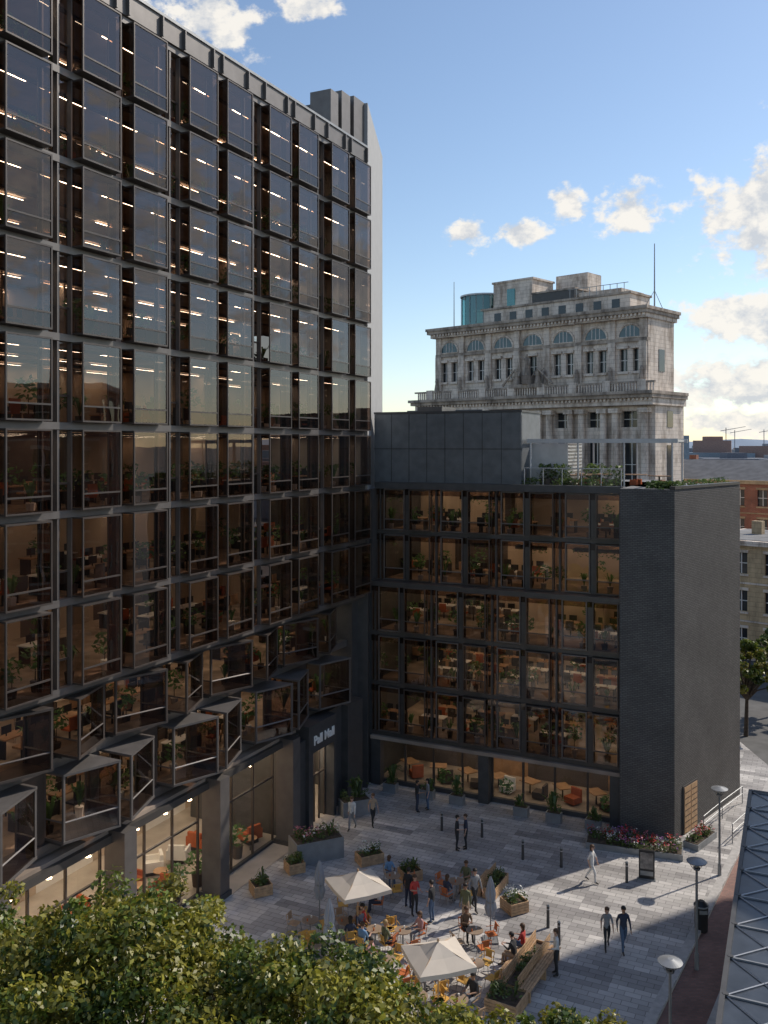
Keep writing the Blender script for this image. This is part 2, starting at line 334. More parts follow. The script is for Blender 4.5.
# ------------------------------------------------------------------ tower
P0=(-.7,53.0); MT=frameM(P0,(-.437,-.9)); tower=empty('office_tower',MT)
SM=36.5; zs=[11.3+3.125*i for i in range(9)]
f=MB(); it=MB(); pl=MB()
def pairs(per,pw,ng,start,smax):
    out=[];x=start
    while x<smax: out.append((x,x+pw)); out.append((x+pw+ng,x+2*pw+ng)); x+=per
    return out
PW=1.98; prs=pairs(6.05,PW,.68,.1,SM)
YB=-.66
for k_,zf in enumerate(zs[:-1]):
    zt=zs[k_+1]
    for i,(a,b_) in enumerate(prs):
        pod(f,a,b_,zf+.14,zt-.13,YB,0,M_glass)
        c=prs[i+1][0] if i+1<len(prs) else b_+.8
        if i%2==0:
            f.box(b_+.2,c-.2,YB+.005,YB+.2,zf+.13,zt-.15,M_metal)
            for (u0,u1) in((b_,b_+.2),(c-.2,c)): f.poly([(u1,YB+.01,zf+.13),(u0,YB+.01,zf+.13),(u0,YB+.01,zt-.15),(u1,YB+.01,zt-.15)],M_glassd)
        else:
            mid=(b_+c)/2
            f.box(b_,b_+.07,YB-.05,YB+.16,zf+.13,zt-.15,M_metal); f.box(c-.07,c,YB-.05,YB+.16,zf+.13,zt-.15,M_metal); f.box(mid-.05,mid+.05,YB-.06,YB+.2,zf+.13,zt-.15,M_metal)
            z2=zf+1.05
            f.box(b_+.07,c-.07,YB-.04,YB+.05,z2,z2+.07,M_frame)
            f.poly([(c-.07,YB-.01,z2),(b_+.07,YB-.01,z2),(b_+.07,YB-.01,zt-.15),(c-.07,YB-.01,zt-.15)],M_glass)
            f.poly([(c-.07,YB-.012,zf+.13),(b_+.07,YB-.012,zf+.13),(b_+.07,YB-.012,z2),(c-.07,YB-.012,z2)],M_glassd)
    office(it,pl,.1,SM,zf,3.125,9,YB-.12,.8 if zf<20 else .5,warm=.6 if zf<23 else .3)
for zf in zs[:-1]+[zs[-1]]:
    f.box(0,SM,YB-.1,YB+.22,zf-.128,zf+.128,M_metal)
f.build('curtain_wall',tower)
r=MB()
r.box(0,SM,-9,YB-.12,36.1,36.3,M_ceil)
r.box(-.02,SM,YB-.3,-.35,36.45,37.3,M_metal); r.box(-.02,SM,-14,YB-.32,36.32,37.1,M_roof)
r.box(-.03,SM,YB-.35,-.28,37.3,37.42,M_steel)
for (a,b_) in prs: r.box(a-.03,a+.04,-.348,-.2,36.45,37.25,M_metal); r.box(b_-.04,b_+.03,-.348,-.2,36.45,37.25,M_metal)
for a,b_,zt in[(.02,1.3,39.95),(1.75,2.75,39.75),(3.15,4.0,39.4)]: r.box(a,b_,-1.8,-.5,37.12,zt,M_metal)
r.box(.1,3.4,-4,-1.81,37.12,39.0,M_dark)
r.box(0,SM,-18,-9.02,0,37.09,M_dark)
r.box(SM+.01,SM+.4,-18,-.5,0,37.3,M_pale)
r.build('roof_and_core',tower)
A=Vector((P0[0],P0[1],0))+Vector((.9,-.437,0))*-.3; D=Vector((.085,.996,0))
q=[A,A+D*10,A+D*10+Vector((-6,0,0)),A+Vector((-.437*-1,.9,0))*.02+Vector((-6,2,0))]
MTi=MT.inverted(); r=MB(); ql=[((MTi@p).x-.03,(MTi@p).y) for p in q]; r.prism(ql,17.4,39.95,M_pale); r.prism(ql,0,17.39,M_dark)
r.build('end_wall',tower)
it.build('office_interiors',tower); pl.build('interior_plants',tower)
f=MB(); it=MB(); pl=MB()
rows=[(8.5,11.15,-.2,-1.45,0),(5.55,8.5,.15,-1.45,1.0)]
for z0,z1,yo,yb,sh in rows:
    for i,(a,b_) in enumerate(prs):
        a2=a-.12+ (0 if i%2==0 else .1)+sh*.35; b2=b_+.1+sh*.35
        if a2<.9: continue
        lo,hi=yo-.62,yo+.12
        ya,yb_=(hi,lo) if (i%2==0)==(sh==0) else (lo,hi)
        pod_cant(f,a2,b2,z0+.32,z1-.16,yb,ya,yb_,M_glass,M_metal if sh else M_frame)
        f.box(a2+.05,b2-.05,yb,lo-.15,z0+.22,z0+.318,M_dark)
        c=prs[i+1][0]+sh*.35 if i+1<len(prs) else b2+.8
        if c-b2>.1:
            f.box(b2+.02,c-.14,yb-.05,yb+.1,z0+.2,z1-.2,M_dark if i%2==0 else M_frame)
    f.box(.3,SM,yb-.15,yb+.22,z0-.15,z0+.21,M_metal)
    office(it,pl,.8,SM,z0,z1-z0,8,yb-.2,.9,warm=.85,pd=1.3,lw=.08)
f.box(.1,SM,-1.65,YB-.11,10.95,11.14,M_dark)
f.box(0,.8,-9,-.9,0,11.14,M_dark)
f.build('podium_oriels',tower)
b=MB()
for s in np.arange(8.2,SM,6.05):
    b.box(s-.34,s+.34,-1.1,-.1,0,5.3,M_metal); b.box(s-.42,s+.42,-1.2,-.03,0,.25,M_dark)
b.box(.8,SM,-8,-.9,5.15,5.3,M_ceil)
b.box(7.0,SM,-1.6,-.7,4.85,5.145,M_wmetal)
yg=-1.3
s=8.58
while s<SM-1:
    e=s+5.29
    n=3
    for i in range(n+1):
        x=s+(e-s)*i/n; b.box(x-.035,x+.035,yg-.05,yg+.06,.15,4.85,M_frame)
    b.box(s,e,yg-.08,yg+.08,0,.148,M_dark); b.box(s+.04,e-.04,yg-.045,yg+.05,3.3,3.38,M_frame)
    b.poly([(e,yg,.15),(s,yg,.15),(s,yg,4.85),(e,yg,4.85)],M_clear)
    s+=6.05
b.box(7.0,7.8,-7,-.3,0,4.84,M_dark)
b.box(.8,SM,-8,-.02,.006,.02,mat('lobby_floor',(.42,.37,.32),.35,0,.2,.8))
x=.8
while x<SM:
    x2=x+R(2,4); b.poly([(x,-7.9,0),(x2,-7.9,0),(x2,-7.9,5.1),(x,-7.9,5.1)],random.choice([M_wallw,M_wallw,M_wood,M_white])); x=x2
x=1.5
while x<SM-1:
    for yy in(-2.5,-4.6,-6.6): b.poly([(x,yy,5.0),(x,yy+.14,5.0),(x+1.7,yy+.14,5.0),(x+1.7,yy,5.0)],M_light)
    for yy in(-3.2,-5.4):
        t=Vector((x+R(-.5,.5),yy,3.3)); b.tube(t,t+Vector((0,0,.22)),.13,.03,M_bulb,8); b.tube(t+Vector((0,0,.22)),t+Vector((0,0,1.7)),.01,.01,M_black,4)
    x+=2.2
for x in np.arange(9.2,SM-1,1.55):
    for yy in(-2.6,-4.3):
        if random.random()<.85:
            xx=x+R(-.2,.2); y2=yy+R(-.3,.3); mt=random.choice([M_white,M_ochair,M_ochair,M_woodp])
            a=R(0,6.28)
            b.rbox(xx,y2,a,-.38,.38,-.35,.35,.25,.48,mt); b.rbox(xx,y2,a,-.38,.38,.352,.5,.25,.95,mt); b.rbox(xx,y2,a,-.48,-.382,-.35,.5,.25,.7,mt); b.rbox(xx,y2,a,.382,.48,-.35,.5,.25,.7,mt); b.rbox(xx,y2,a,-.3,.3,-.3,.4,.022,.248,M_black)
        if random.random()<.4: 
            xx=x+.6;y2=yy+.8; b.tube((xx,y2,.02),(xx,y2,.6),.03,.03,M_black,6); b.tube((xx,y2,.6),(xx,y2,.64),.35,.35,M_wood,12)
    if random.random()<.5:
        pl.tube((x,-1.9,.02),(x,-1.9,.6),.22,.28,M_walld,10); pl.leafball((x,-1.9,1.1),.5,90,.16,M_leafi)
b.box(.8,2.6,-1.2,-.2,0,5.5,M_dark); b.box(2.6,4.1,-1.0,-.6,0,5.5,M_dark); b.box(4.1,4.35,-1.0,-.1,0,5.5,M_dark); b.box(6.55,6.98,-1.0,-.1,0,5.5,M_dark); b.box(4.352,6.548,-1.0,-.1,4.05,5.5,M_dark)
for x in(4.36,4.9,5.43,5.95,6.48): b.box(x,x+.06,-.75,-.65,0,3.9,M_frame)
b.box(4.36,6.54,-.76,-.64,2.45,2.53,M_frame); b.box(4.36,6.54,-.77,-.63,3.9,4.04,M_frame)
b.poly([(6.54,-.7,.02),(4.36,-.7,.02),(4.36,-.7,3.9),(6.54,-.7,3.9)],M_clear)
b.box(4.36,6.54,-3.2,-3.1,.02,4.0,M_wood)
for yy in(-1.2,-2.0,-2.8): b.poly([(4.6,yy,3.95),(4.6,yy+.3,3.95),(6.3,yy+.3,3.95),(6.3,yy,3.95)],M_light)
b.build('ground_floor',tower); it.build('podium_interiors',tower); pl.build('podium_plants',tower)
M_sign=mat('sign_letters',(.9,.89,.85),.5,0,.03)
cu=bpy.data.curves.new('entrance_sign_text','FONT'); cu.body='Pall Mall'; cu.size=.66; cu.extrude=.02; cu.align_x='CENTER'; cu.align_y='CENTER'; cu.materials.append(M_sign); cu.offset=.012
t=bpy.data.objects.new('entrance_sign',cu); scene.collection.objects.link(t); t.parent=tower; t.rotation_euler=(math.pi/2,0,math.pi); t.location=(5.45,-.07,4.65)

# ------------------------------------------------------------------ wing
wing=empty('office_wing',MW); f=MB(); it=MB(); pl=MB(); WL=14.6
wz=[0,3.05,6.0,8.95,11.9,14.85,17.55]
per=WL/4; wp=pairs(per,1.36,.32,.12,WL-.5)
for k_ in range(1,6):
    zf,zt=wz[k_],wz[k_+1]; up=k_>=4; y1=-.7 if up else 0; yb=y1-.42
    for i,(a,b_) in enumerate(wp):
        pod(f,a,b_,zf+(.12 if up else .15),zt-.16,yb,y1 if i%2==0 else y1-.14,M_glassw,M_metal if i%2 else M_frame,.26)
        c=wp[i+1][0] if i+1<len(wp) else WL
        if i%2==0:
            f.box(b_+.03,c-.03,yb-.02,yb+.2,zf+.1,zt-.12,M_wmetal)
        else:
            mid=(b_+c)/2; f.box(mid-.045,mid+.045,yb-.04,yb+.22,zf+.1,zt-.12,M_wmetal)
            f.poly([(c,yb,zf+.1),(b_,yb,zf+.1),(b_,yb,zt-.12),(c,yb,zt-.12)],M_glassd)
    f.box(0,WL,yb-.1,yb+.15,zf-.13,zf+.09,M_wmetal)
    f.poly([(WL,y1-.2,zt-.5),(0,y1-.2,zt-.5),(0,y1-.2,zt-.16),(WL,y1-.2,zt-.16)],M_glassd)
    office(it,pl,.1,WL+1,zf,zt-zf,7.5,yb-.12,1.0,warm=.6,pd=1.3,lw=.075,trail=True)
f.box(0,WL,-1.2,-.05,11.72,11.98,M_wmetal)
f.box(0,WL,-1.25,-.62,17.42,17.8,M_dark)
f.box(0,.1,-7.5,-.1,0,17.4,M_dark)
f.box(WL,WL+1.2,-7.5,-.3,0,17.4,M_dark)
f.build('curtain_wall',wing); it.build('office_interiors',wing); pl.build('interior_plants',wing)
b=MB(); yg=-.75
for i in range(9):
    x=.1+i*(WL-.3)/8; b.box(x-.05,x+.05,yg-.06,yg+.08,.25,2.85,M_frame)
for x in(.3,7.6,14.3): b.box(x-.3,x+.3,yg+.085,yg+.6,0,2.85,M_dark)
b.box(0,WL,yg-.1,yg+.12,0,.248,M_dark); b.poly([(WL,yg,.25),(0,yg,.25),(0,yg,2.85),(WL,yg,2.85)],M_clear); b.box(0,WL,-7.5,-.05,2.7,2.9,M_ceil)
b.box(0,WL,-7.5,yg-.12,.006,.02,M_floor)
x=0
while x<WL: x2=min(WL,x+R(1,3)); b.poly([(x,-5,0),(x2,-5,0),(x2,-5,2.7),(x,-5,2.7)],random.choice([M_wallw,M_walld,M_wood,M_walld])); x=x2
for x in np.arange(.6,WL-1.5,1.9):
    for yy in(-1.9,-3.8): b.poly([(x,yy,2.62),(x,yy+.06,2.62),(x+1.3,yy+.06,2.62),(x+1.3,yy,2.62)],M_light)
    a=R(0,3); mt=random.choice([M_white,M_ochair,M_walld]); b.rbox(x+.6,-2.2,a,-.35,.35,-.3,.3,.12,.45,mt); b.rbox(x+.6,-2.2,a,-.35,.35,.302,.42,.12,.85,mt)
    b.rbox(x+1.3,-2.8,R(0,3),-.5,.5,-.4,.4,.68,.73,M_wood); b.tube((x+1.3,-2.8,.02),(x+1.3,-2.8,.68),.04,.04,M_black,6)
    if random.random()<.7: b.leafball((x+.3,-1.2,.8),.4,60,.15,M_leafi)
b.box(-.05,WL,-13,-7.52,0,17.4,M_dark)
b.build('ground_floor',wing)
r=MB(); r.box(.1,WL,-13,-1.26,17.4,17.6,M_roof)
r.box(5.8,WL+.4,-5.2,-1.4,17.605,21.85,M_louv)
for i in range(1,8): x=5.8+i*1.15; r.box(x-.015,x+.015,-1.398,-1.37,17.61,21.84,M_dark)
r.box(5.75,WL+.4,-1.42,-1.36,19.75,19.8,M_dark); r.box(5.74,WL+.42,-5.24,-1.35,21.86,21.98,M_dark)
z=17.8
while z<21.7: r.box(5.83,WL+.38,-1.399,-1.38,z,z+.06,M_louv); z+=.16
r.box(5.78,5.8,-5,-1.5,17.9,21.7,M_louv)
r.box(3.6,5.78,-6.5,-3.2,17.605,20.1,M_palemetal)
z=17.8
while z<20: r.box(3.57,3.6,-6.4,-3.3,z,z+.08,M_metal); z+=.2
r.box(9.5,WL,-8.5,-5.3,17.605,22.2,M_louv)
r.box(11,12.6,-4.6,-2.4,21.99,22.3,M_metal)
r.build('roof_plant_room',wing)
r=MB()
for y in(-1.9,-5.6): r.box(-2.6,5.6,y-.06,y+.06,20.12,20.34,M_palemetal)
for x in np.arange(-2.4,5.7,1.0):
    r.box(x-.04,x+.04,-5.55,-1.95,20.17,20.3,M_palemetal)
for x in(-2.3,.2,2.7,5.4):
    for y in(-1.9,-5.6): r.tube((x,y,17.6),(x,y,20.15),.05,.05,M_palemetal,6)
r.build('terrace_pergola',wing)
F=Vector((14.74,46.2,0)); G=F+Vector((.682,.731,0))*8.3; E=Vector((12.3,47.4,0)); 
wn=Vector((-.437,-.9,0)); E_=E+wn*.12+Vector((-.02,0,0)); F_=F+wn*.12; Bk=E-wn*13
vol=MB(); q=[E_,F_,G,G+Vector((-9,7,0)),Bk]
ql=[toW(p) for p in q]; vol.prism(ql,0,17.75,M_dbrick,M_roof); vol.build('brick_stair_tower',wing)
r=MB()
Fl=Vector((*toW(F_),0)); Gl=Vector((*toW(G),0)); sd_=(Gl-Fl).normalized(); nn=Vector((sd_.y,-sd_.x,0))
if nn.dot(Vector((*toW((30,40)),0))-Fl)<0: nn=-nn
def sidebox(mb,a,b_,o0,o1,z0,z1,m_):
    p=[Fl+sd_*a+nn*o0,Fl+sd_*b_+nn*o0,Fl+sd_*b_+nn*o1,Fl+sd_*a+nn*o1]; mb.prism([(x.x,x.y) for x in p],z0,z1,m_)
sidebox(r,.9,2.6,-.02,.06,0,2.5,M_dark); sidebox(r,1.0,1.72,.062,.09,.05,2.4,M_woodp); sidebox(r,1.78,2.5,.062,.09,.05,2.4,M_woodp)
for q in range(7): sidebox(r,1.04,1.68,.091,.10,.3+q*.3,.34+q*.3,M_bark); sidebox(r,1.82,2.46,.091,.10,.3+q*.3,.34+q*.3,M_bark)
r.build('service_door',wing)
r=MB(); sidebox(r,-.03,8.3,-.25,.04,17.752,17.9,M_wmetal); r.build('parapet_coping',wing)
r=MB()
for i in range(60):
    a=i/59; p=Fl.lerp(Vector((0,0,0)),a) if i<30 else Fl.lerp(Gl,(i-30)/30)
    p=p+Vector((0,0,17.85)) + (Vector((0,-.8,0)) if i<30 else -nn*.8)
    r.leafball(p,.3,26,.11,M_leafg)
for i in range(26): r.leafball((R(.3,5.5),R(-1.8,-1.4),17.9),.3,30,.11,M_leafg)
for i in range(9):
    x,y=R(-1.5,5),R(-5,-2.4); r.tube((x,y,17.6),(x,y,18.1),.25,.3,M_walld,8); r.leafball((x,y,18.5),.45,70,.13,M_leafg)
r.build('roof_terrace_planting',wing)
r=MB()
for i in range(6):
    x,y=R(-1.5,5),R(-5,-2.4); r.rbox(x,y,R(0,3),-.6,.6,-.35,.35,18.3,18.35,M_wood); r.tube((x,y,17.6),(x,y,18.3),.05,.05,M_black,6)
    for q in(-1,1): r.box(x-.2,x+.2,y+q*.6-.2,y+q*.6+.2,17.6,18.05,M_ochair)
r.build('terrace_furniture',wing)
r=MB()
r.poly([(.2,-1.3,17.8),(5.6,-1.3,17.8),(5.6,-1.3,18.7),(.2,-1.3,18.7)],M_clear); r.box(.2,5.6,-1.33,-1.27,18.7,18.74,M_palemetal)
for i in range(6): r.box(.2+i*1.07,.24+i*1.07,-1.32,-1.28,17.8,18.7,M_palemetal)
r.build('terrace_balustrade',wing)

# ------------------------------------------------------------------ limestone building
ML=frameM((29.0,100.6),(-.73,.684)); lime=empty('limestone_office_building',ML)
LW=30.4; b=MB()
def opening_wall(mb,s0,s1,z0,z1,y,openings,m_,dep=.5,gl=M_winglass):
    x=s0
    for a,b_,za,zb in openings:
        mb.box(x,a,y-dep,y,z0,z1,m_)
        if za>z0: mb.box(a,b_,y-dep,y,z0,za,m_)
        if zb<z1: mb.box(a,b_,y-dep,y,zb,z1,m_)
        mb.box(a,b_,y-dep+.02,y-dep+.1,za,zb,gl)
        mb.box((a+b_)/2-.05,(a+b_)/2+.05,y-dep+.101,y-dep+.17,za,zb,M_white); mb.box(a,b_,y-dep+.101,y-dep+.15,(za+zb)/2-.04,(za+zb)/2+.04,M_white)
        x=b_
    mb.box(x,s1,y-dep,y,z0,z1,m_)
bay=LW/7
b.box(-1,LW+2,-7,-.9,0,25,M_stone); b.box(11,LW+2,-30,-7.01,0,25,M_stoned)
ops=[]
for i in range(7):
    c=bay*(i+.5); ops.append((c-1.0,c+1.0,18.6,20.7))
opening_wall(b,-1,LW+2,14,21.6,.0,[(a,b_,15.0,17.6+3) for a,b_,_,_ in ops],M_stone,.88)
opening_wall(b,-1,LW+2,21.6,24.4,.0,[(a,b_,22.0,23.8) for a,b_,_,_ in ops],M_stone,.88)
b.box(-1,LW+2,-.85,0,0,14,M_stone)
for i in range(8):
    for dx in((-.75,.75) if 0<i<7 else (0,)):
        x=bay*i+dx; b.tube((x,.5,14.6),(x,.5,23.6),.45,.38,M_stone,12); b.box(x-.6,x+.6,.002,1.1,23.6,24.1,M_stone); b.box(x-.6,x+.6,.002,1.1,14,14.6,M_stone)
b.box(-1.3,LW+2.5,-7,1.2,24.42,25.2,M_stone); b.box(-1.5,LW+2.9,-7,1.7,25.2,25.6,M_stoned); b.box(-1.6,LW+3.1,-7,2.0,25.6,25.95,M_stoned)
for i in range(68): x=-1.2+i*.5; b.box(x,x+.25,1.2,1.45,24.9,25.19,M_stone)
b.box(-1.5,LW+2.6,.9,1.2,26.85,27.05,M_stoned)
for i in range(96): x=-1.4+i*.355; b.box(x,x+.16,.97,1.13,25.95,26.85,M_stone)
for i in range(8): x=bay*i; b.box(x-.5,x+.5,.85,1.25,25.951,27.2,M_stone)
b.box(0,LW,-6.6,-.9,25.95,35,M_stone); b.box(11,LW,-28,-6.62,25,34,M_stoned)
ops=[]
for i in range(7):
    c=bay*(i+.5)
    if i==3: ops+= [(c-.6,c+.6,0,0)]
    else: ops+=[(c-1.35,c-.35,0,0),(c+.35,c+1.35,0,0)]
opening_wall(b,0,LW,25.96,31.6,-.3,[(a,b_,28.3,30.8) for a,b_,_,_ in ops],M_stone,.55)
for a,b_,_,_ in ops: b.box(a-.15,b_+.15,-.295,-.05,28.0,28.25,M_stone); b.box(a-.2,b_+.2,-.295,0,30.85,31.15,M_stone)
b.box(0,LW,-.9,-.05,31.6,31.95,M_stoned)
opening_wall(b,0,LW,31.95,34.1,-.3,[],M_stone,.55)
lg=mat('lunette_glass',(.07,.12,.14),.1)
for i in range(7):
    c=bay*(i+.5)
    pts=[(c+1.5*math.cos(t),-.29,32.15+1.45*math.sin(t)) for t in np.linspace(0,math.pi,15)]
    b.poly(pts,lg)
    for j in range(14):
        p,q_=Vector(pts[j]),Vector(pts[j+1]); b.tube(p,q_,.16,.16,M_stone,5,False)
    for dx in(-.5,0,.5): b.tube((c+dx,-.27,32.15),(c+dx,-.27,33.5),.05,.05,M_white,4)
    b.box(c-1.5,c+1.5,-.3,-.2,32.05,32.17,M_stone)
for i in range(8):
    x=min(max(bay*i,.5),LW-.5); b.box(x-.45,x+.45,-.298,.05,25.96,31.59,M_stone); b.box(x-.4,x+.4,-.298,-.02,31.96,34.1,M_stone)
    b.tube((x,.3,27.0),(x,.3,28.3),.35,.15,M_stoned,8); b.tube((x,.3,28.3),(x,.3,28.8),.24,.1,M_stoned,8)
b.box(-.2,LW+.4,-7,.5,34.12,34.6,M_stone); b.box(-.4,LW+.7,-7.2,.9,34.6,35.0,M_stoned); b.box(-.55,LW+.8,-7.3,1.1,35.0,35.35,M_stoned)
for i in range(62): x=-.1+i*.49; b.box(x,x+.25,.5,.75,34.3,34.59,M_stone)
for z0,z1 in((28.3,30.8),(22,23.8),(16,20)): b.box(-.05 if z0>25 else -1.05,.0 if z0>25 else -1.0,-4.2,-2.8,z0,z1,M_winglass)
b.build('facade',lime)
r=MB(); c=LW/2
r.box(c-2.4,c+2.4,.2,1.3,26.9,27.35,M_stoned); r.prism([(c-1.1,.3),(c+1.1,.3),(c,2.0)],27.35,28.4,M_stoned)
for dx,h,zb in((-1.5,1.9,27.35),(0,2.6,28.3),(1.5,1.9,27.35)):
    x=c+dx; r.tube((x,.8,zb),(x,.8,zb+h*.5),.45,.3,M_stoned,9); r.tube((x,.8,zb+h*.5),(x,.85,zb+h*.82),.32,.36,M_stoned,9); r.tube((x,.85,zb+h*.82),(x,.85,zb+h*.88),.3,.1,M_stoned,9); r.tube((x,.9,zb+h*.87),(x,.9,zb+h*1.03),.15,.12,M_stoned,9)
    sg=1 if dx>=0 else -1; r.tube((x+sg*.35,.85,zb+h*.8),(x+sg*.9,1.0,zb+h*.95),.12,.08,M_stoned,6); r.tube((x-sg*.35,.85,zb+h*.8),(x-sg*.5,1.2,zb+h*.5),.12,.08,M_stoned,6)
r.tube((c+.9,1.0,28.9),(c+1.2,1.0,31.6),.06,.04,M_stoned,6)
r.tube((c-3.6,.9,27.3),(c-1.6,1.1,29.2),.16,.08,M_stoned,6); r.tube((c+3.6,.9,27.3),(c+1.6,1.1,29.2),.16,.08,M_stoned,6)
r.build('sculpture_group',lime)
r=MB()
r.box(3.2,LW-5.0,-7,-2.2,35.36,37.4,M_stone); r.box(3.0,LW-4.8,-7.2,-2.0,37.4,37.65,M_stoned)
for i in range(8): x=4.5+i*2.4; r.box(x,x+1,-2.199,-2.15,35.9,36.9,M_winglass)
r.box(11,17,-8.5,-3,37.66,38.9,M_dark); r.box(10.8,17.2,-8.6,-2.9,38.9,39.1,M_stoned)
r.box(17.2,23.2,-8,-3.2,37.66,40.9,M_stone); r.box(19.8,21.0,-3.19,-3.1,36.9,40.0,M_green); r.box(17,23.4,-8.1,-3.1,40.9,41.15,M_stone)
r.box(12.5,17.15,-12,-8.62,37.66,41.9,M_stone)
r.box(5,10.7,-9,-3.5,37.66,38.4,M_stone)
for i in range(9): r.box(4+i*.9,4.06+i*.9,-2.4,-2.34,37.66,38.7,M_steel)
r.box(3.5,11.5,-2.41,-2.33,38.7,38.76,M_steel)
r.build('attic_storeys',lime)
r=MB(); c=(LW-4.6,-4.5)
r.tube((c[0],c[1],35.4),(c[0],c[1],39.6),2.9,2.9,M_green,20); r.tube((c[0],c[1],35.5),(c[0],c[1],39.5),2.4,2.4,lg,20); r.tube((c[0],c[1],39.6),(c[0],c[1],39.8),3.1,3.1,M_palemetal,20)
for i in range(20): a=i*math.pi/10; r.tube((c[0]+2.95*math.cos(a),c[1]+2.95*math.sin(a),35.4),(c[0]+2.95*math.cos(a),c[1]+2.95*math.sin(a),39.6),.05,.05,M_steel,4)
r.build('glass_rotunda',lime)
r=MB(); r.tube((.6,-3,35.3),(.6,-3,42.8),.09,.05,M_steel,6); r.tube((LW-.8,-3,35.3),(LW-.8,-3,42),.07,.04,M_steel,6)
for dx in(-1.0,1.5): r.tube((.6+dx,-3,35.3),(.6,-3,37.5),.04,.03,M_steel,4)
r.build('roof_antennas',lime)  # two antenna masts on the roof, one with stays

# ------------------------------------------------------------------ other buildings
def block(name,o,x,W,Dp,H,nf,nb,wall,trim,gl=M_winglass,roof=M_slate,pitched=False):
    E_=empty(name,frameM(o,x)); b=MB(); fh=H/nf; bw=W/nb
    b.box(0,W,-Dp,-.4,-.1,H,wall)
    for k_ in range(nf):
        z0=k_*fh; opening_wall(b,0,W,z0+.003,z0+fh-.003,0,[(bw*(i+.28),bw*(i+.72),z0+fh*.25,z0+fh*.8) for i in range(nb)],wall,.38,gl)
        for i in range(nb): b.box(bw*(i+.24),bw*(i+.76),.002,.12,z0+fh*.19,z0+fh*.24,trim); b.box(bw*(i+.24),bw*(i+.76),.002,.09,z0+fh*.81,z0+fh*.88,trim)
        b.box(-.02,W+.02,.003,.1,z0-.08,z0+.08,trim)
    nb2=max(2,int(Dp/3.5)); 
    for k_ in range(nf):
        for i in range(nb2):
            y=-Dp*(i+.5)/nb2
            for xx in(-.05,W+.002): b.box(xx,xx+.05,y-.5,y+.5,k_*fh+fh*.25,k_*fh+fh*.8,gl)
    b.box(-.35,W+.35,-Dp-.3,.4,H,H+.45,trim)
    if pitched:
        b.poly([(0,0,H+.46),(W,0,H+.46),(W,-Dp/2,H+3),(0,-Dp/2,H+3)],roof)
        b.poly([(0,-Dp,H+.46),(W,-Dp,H+.46),(W,-Dp/2,H+3),(0,-Dp/2,H+3)],roof); b.poly([(0,0,H+.46),(0,-Dp,H+.46),(0,-Dp/2,H+3)],wall); b.poly([(W,0,H+.46),(W,-Dp,H+.46),(W,-Dp/2,H+3)],wall)
    else: b.box(.3,W-.3,-Dp+.3,-.3,H+.45,H+.5,M_roof)
    for i in range(3): x0=W*(i+.5)/3; b.box(x0-.5,x0+.5,-Dp*.6,-Dp*.6+.8,H+.4,H+3.6 if pitched else H+1.8,wall)
    b.build('walls_and_windows',E_); return E_
block('sandstone_building',(45,75),(-.73,.684),20,12,10.6,3,7,M_sand,M_stone)
block('red_brick_building',(62,103),(-.73,.684),38,14,15.0,4,13,M_rbrick,M_sand,pitched=True)
block('red_brick_warehouse',(75,150),(-.73,.684),34,14,13.5,4,9,M_rbrick,M_stone,pitched=True)
pa=Vector((28.4,48.0,0)); pd=Vector((.51,-.86,0)); pe=pa+pd*30
block('offscreen_shadow_building',tuple(pe.xy),tuple((-pd).xy),30,14,24.5,6,10,M_rbrick,M_stone)  # unseen building added right of frame to shade the near plaza
c=MB(); cm=[mat('far_brick',(.30,.20,.17),.9),mat('far_concrete',(.36,.36,.37),.9),mat('far_glass',(.2,.25,.3),.4),mat('far_slate',(.16,.17,.2),.9)]
for i in range(700):
    d=R(190,1500); a=math.radians(R(-32,34)); X=d*math.sin(a); Y=d*math.cos(a); s1=R(5,16); s2=R(5,18); h=R(8,16)+(R(0,9) if random.random()<.2 else 0)
    c.rbox(X,Y,R(0,1.5),-s1,s1,-s2,s2,-.1,h,random.choice(cm))
    c.rbox(X,Y,0,-s1*.3,s1*.3,-s2*.3,s2*.3,h,h+R(1,3),random.choice(cm))
for X,Y in((225*1.4,600*1.4),(250*1.5,650*1.5),(300*1.3,720*1.3)):
    c.tube((X,Y,0),(X,Y,36),.4,.4,cm[3],4); c.tube((X-5,Y,33),(X+18,Y,37),.3,.2,cm[3],4)
c.build('distant_city_buildings')
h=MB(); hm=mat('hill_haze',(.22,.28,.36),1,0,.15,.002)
pp=[(x,4200+600*math.sin(x*.0007),-1,(46+26*math.sin(x*.0013+1)+14*math.sin(x*.0037)+6*math.sin(x*.011))) for x in range(-5000,5001,125)]
for i in range(len(pp)-1):
    a,b_=pp[i],pp[i+1]; h.poly([(a[0],a[1]-500,-.2),(b_[0],b_[1]-500,-.2),(b_[0],b_[1],b_[3]),(a[0],a[1],a[3])],hm); h.poly([(a[0],a[1],a[3]),(b_[0],b_[1],b_[3]),(b_[0],b_[1]+900,-.2),(a[0],a[1]+900,-.2)],hm)
h.build('distant_hills')

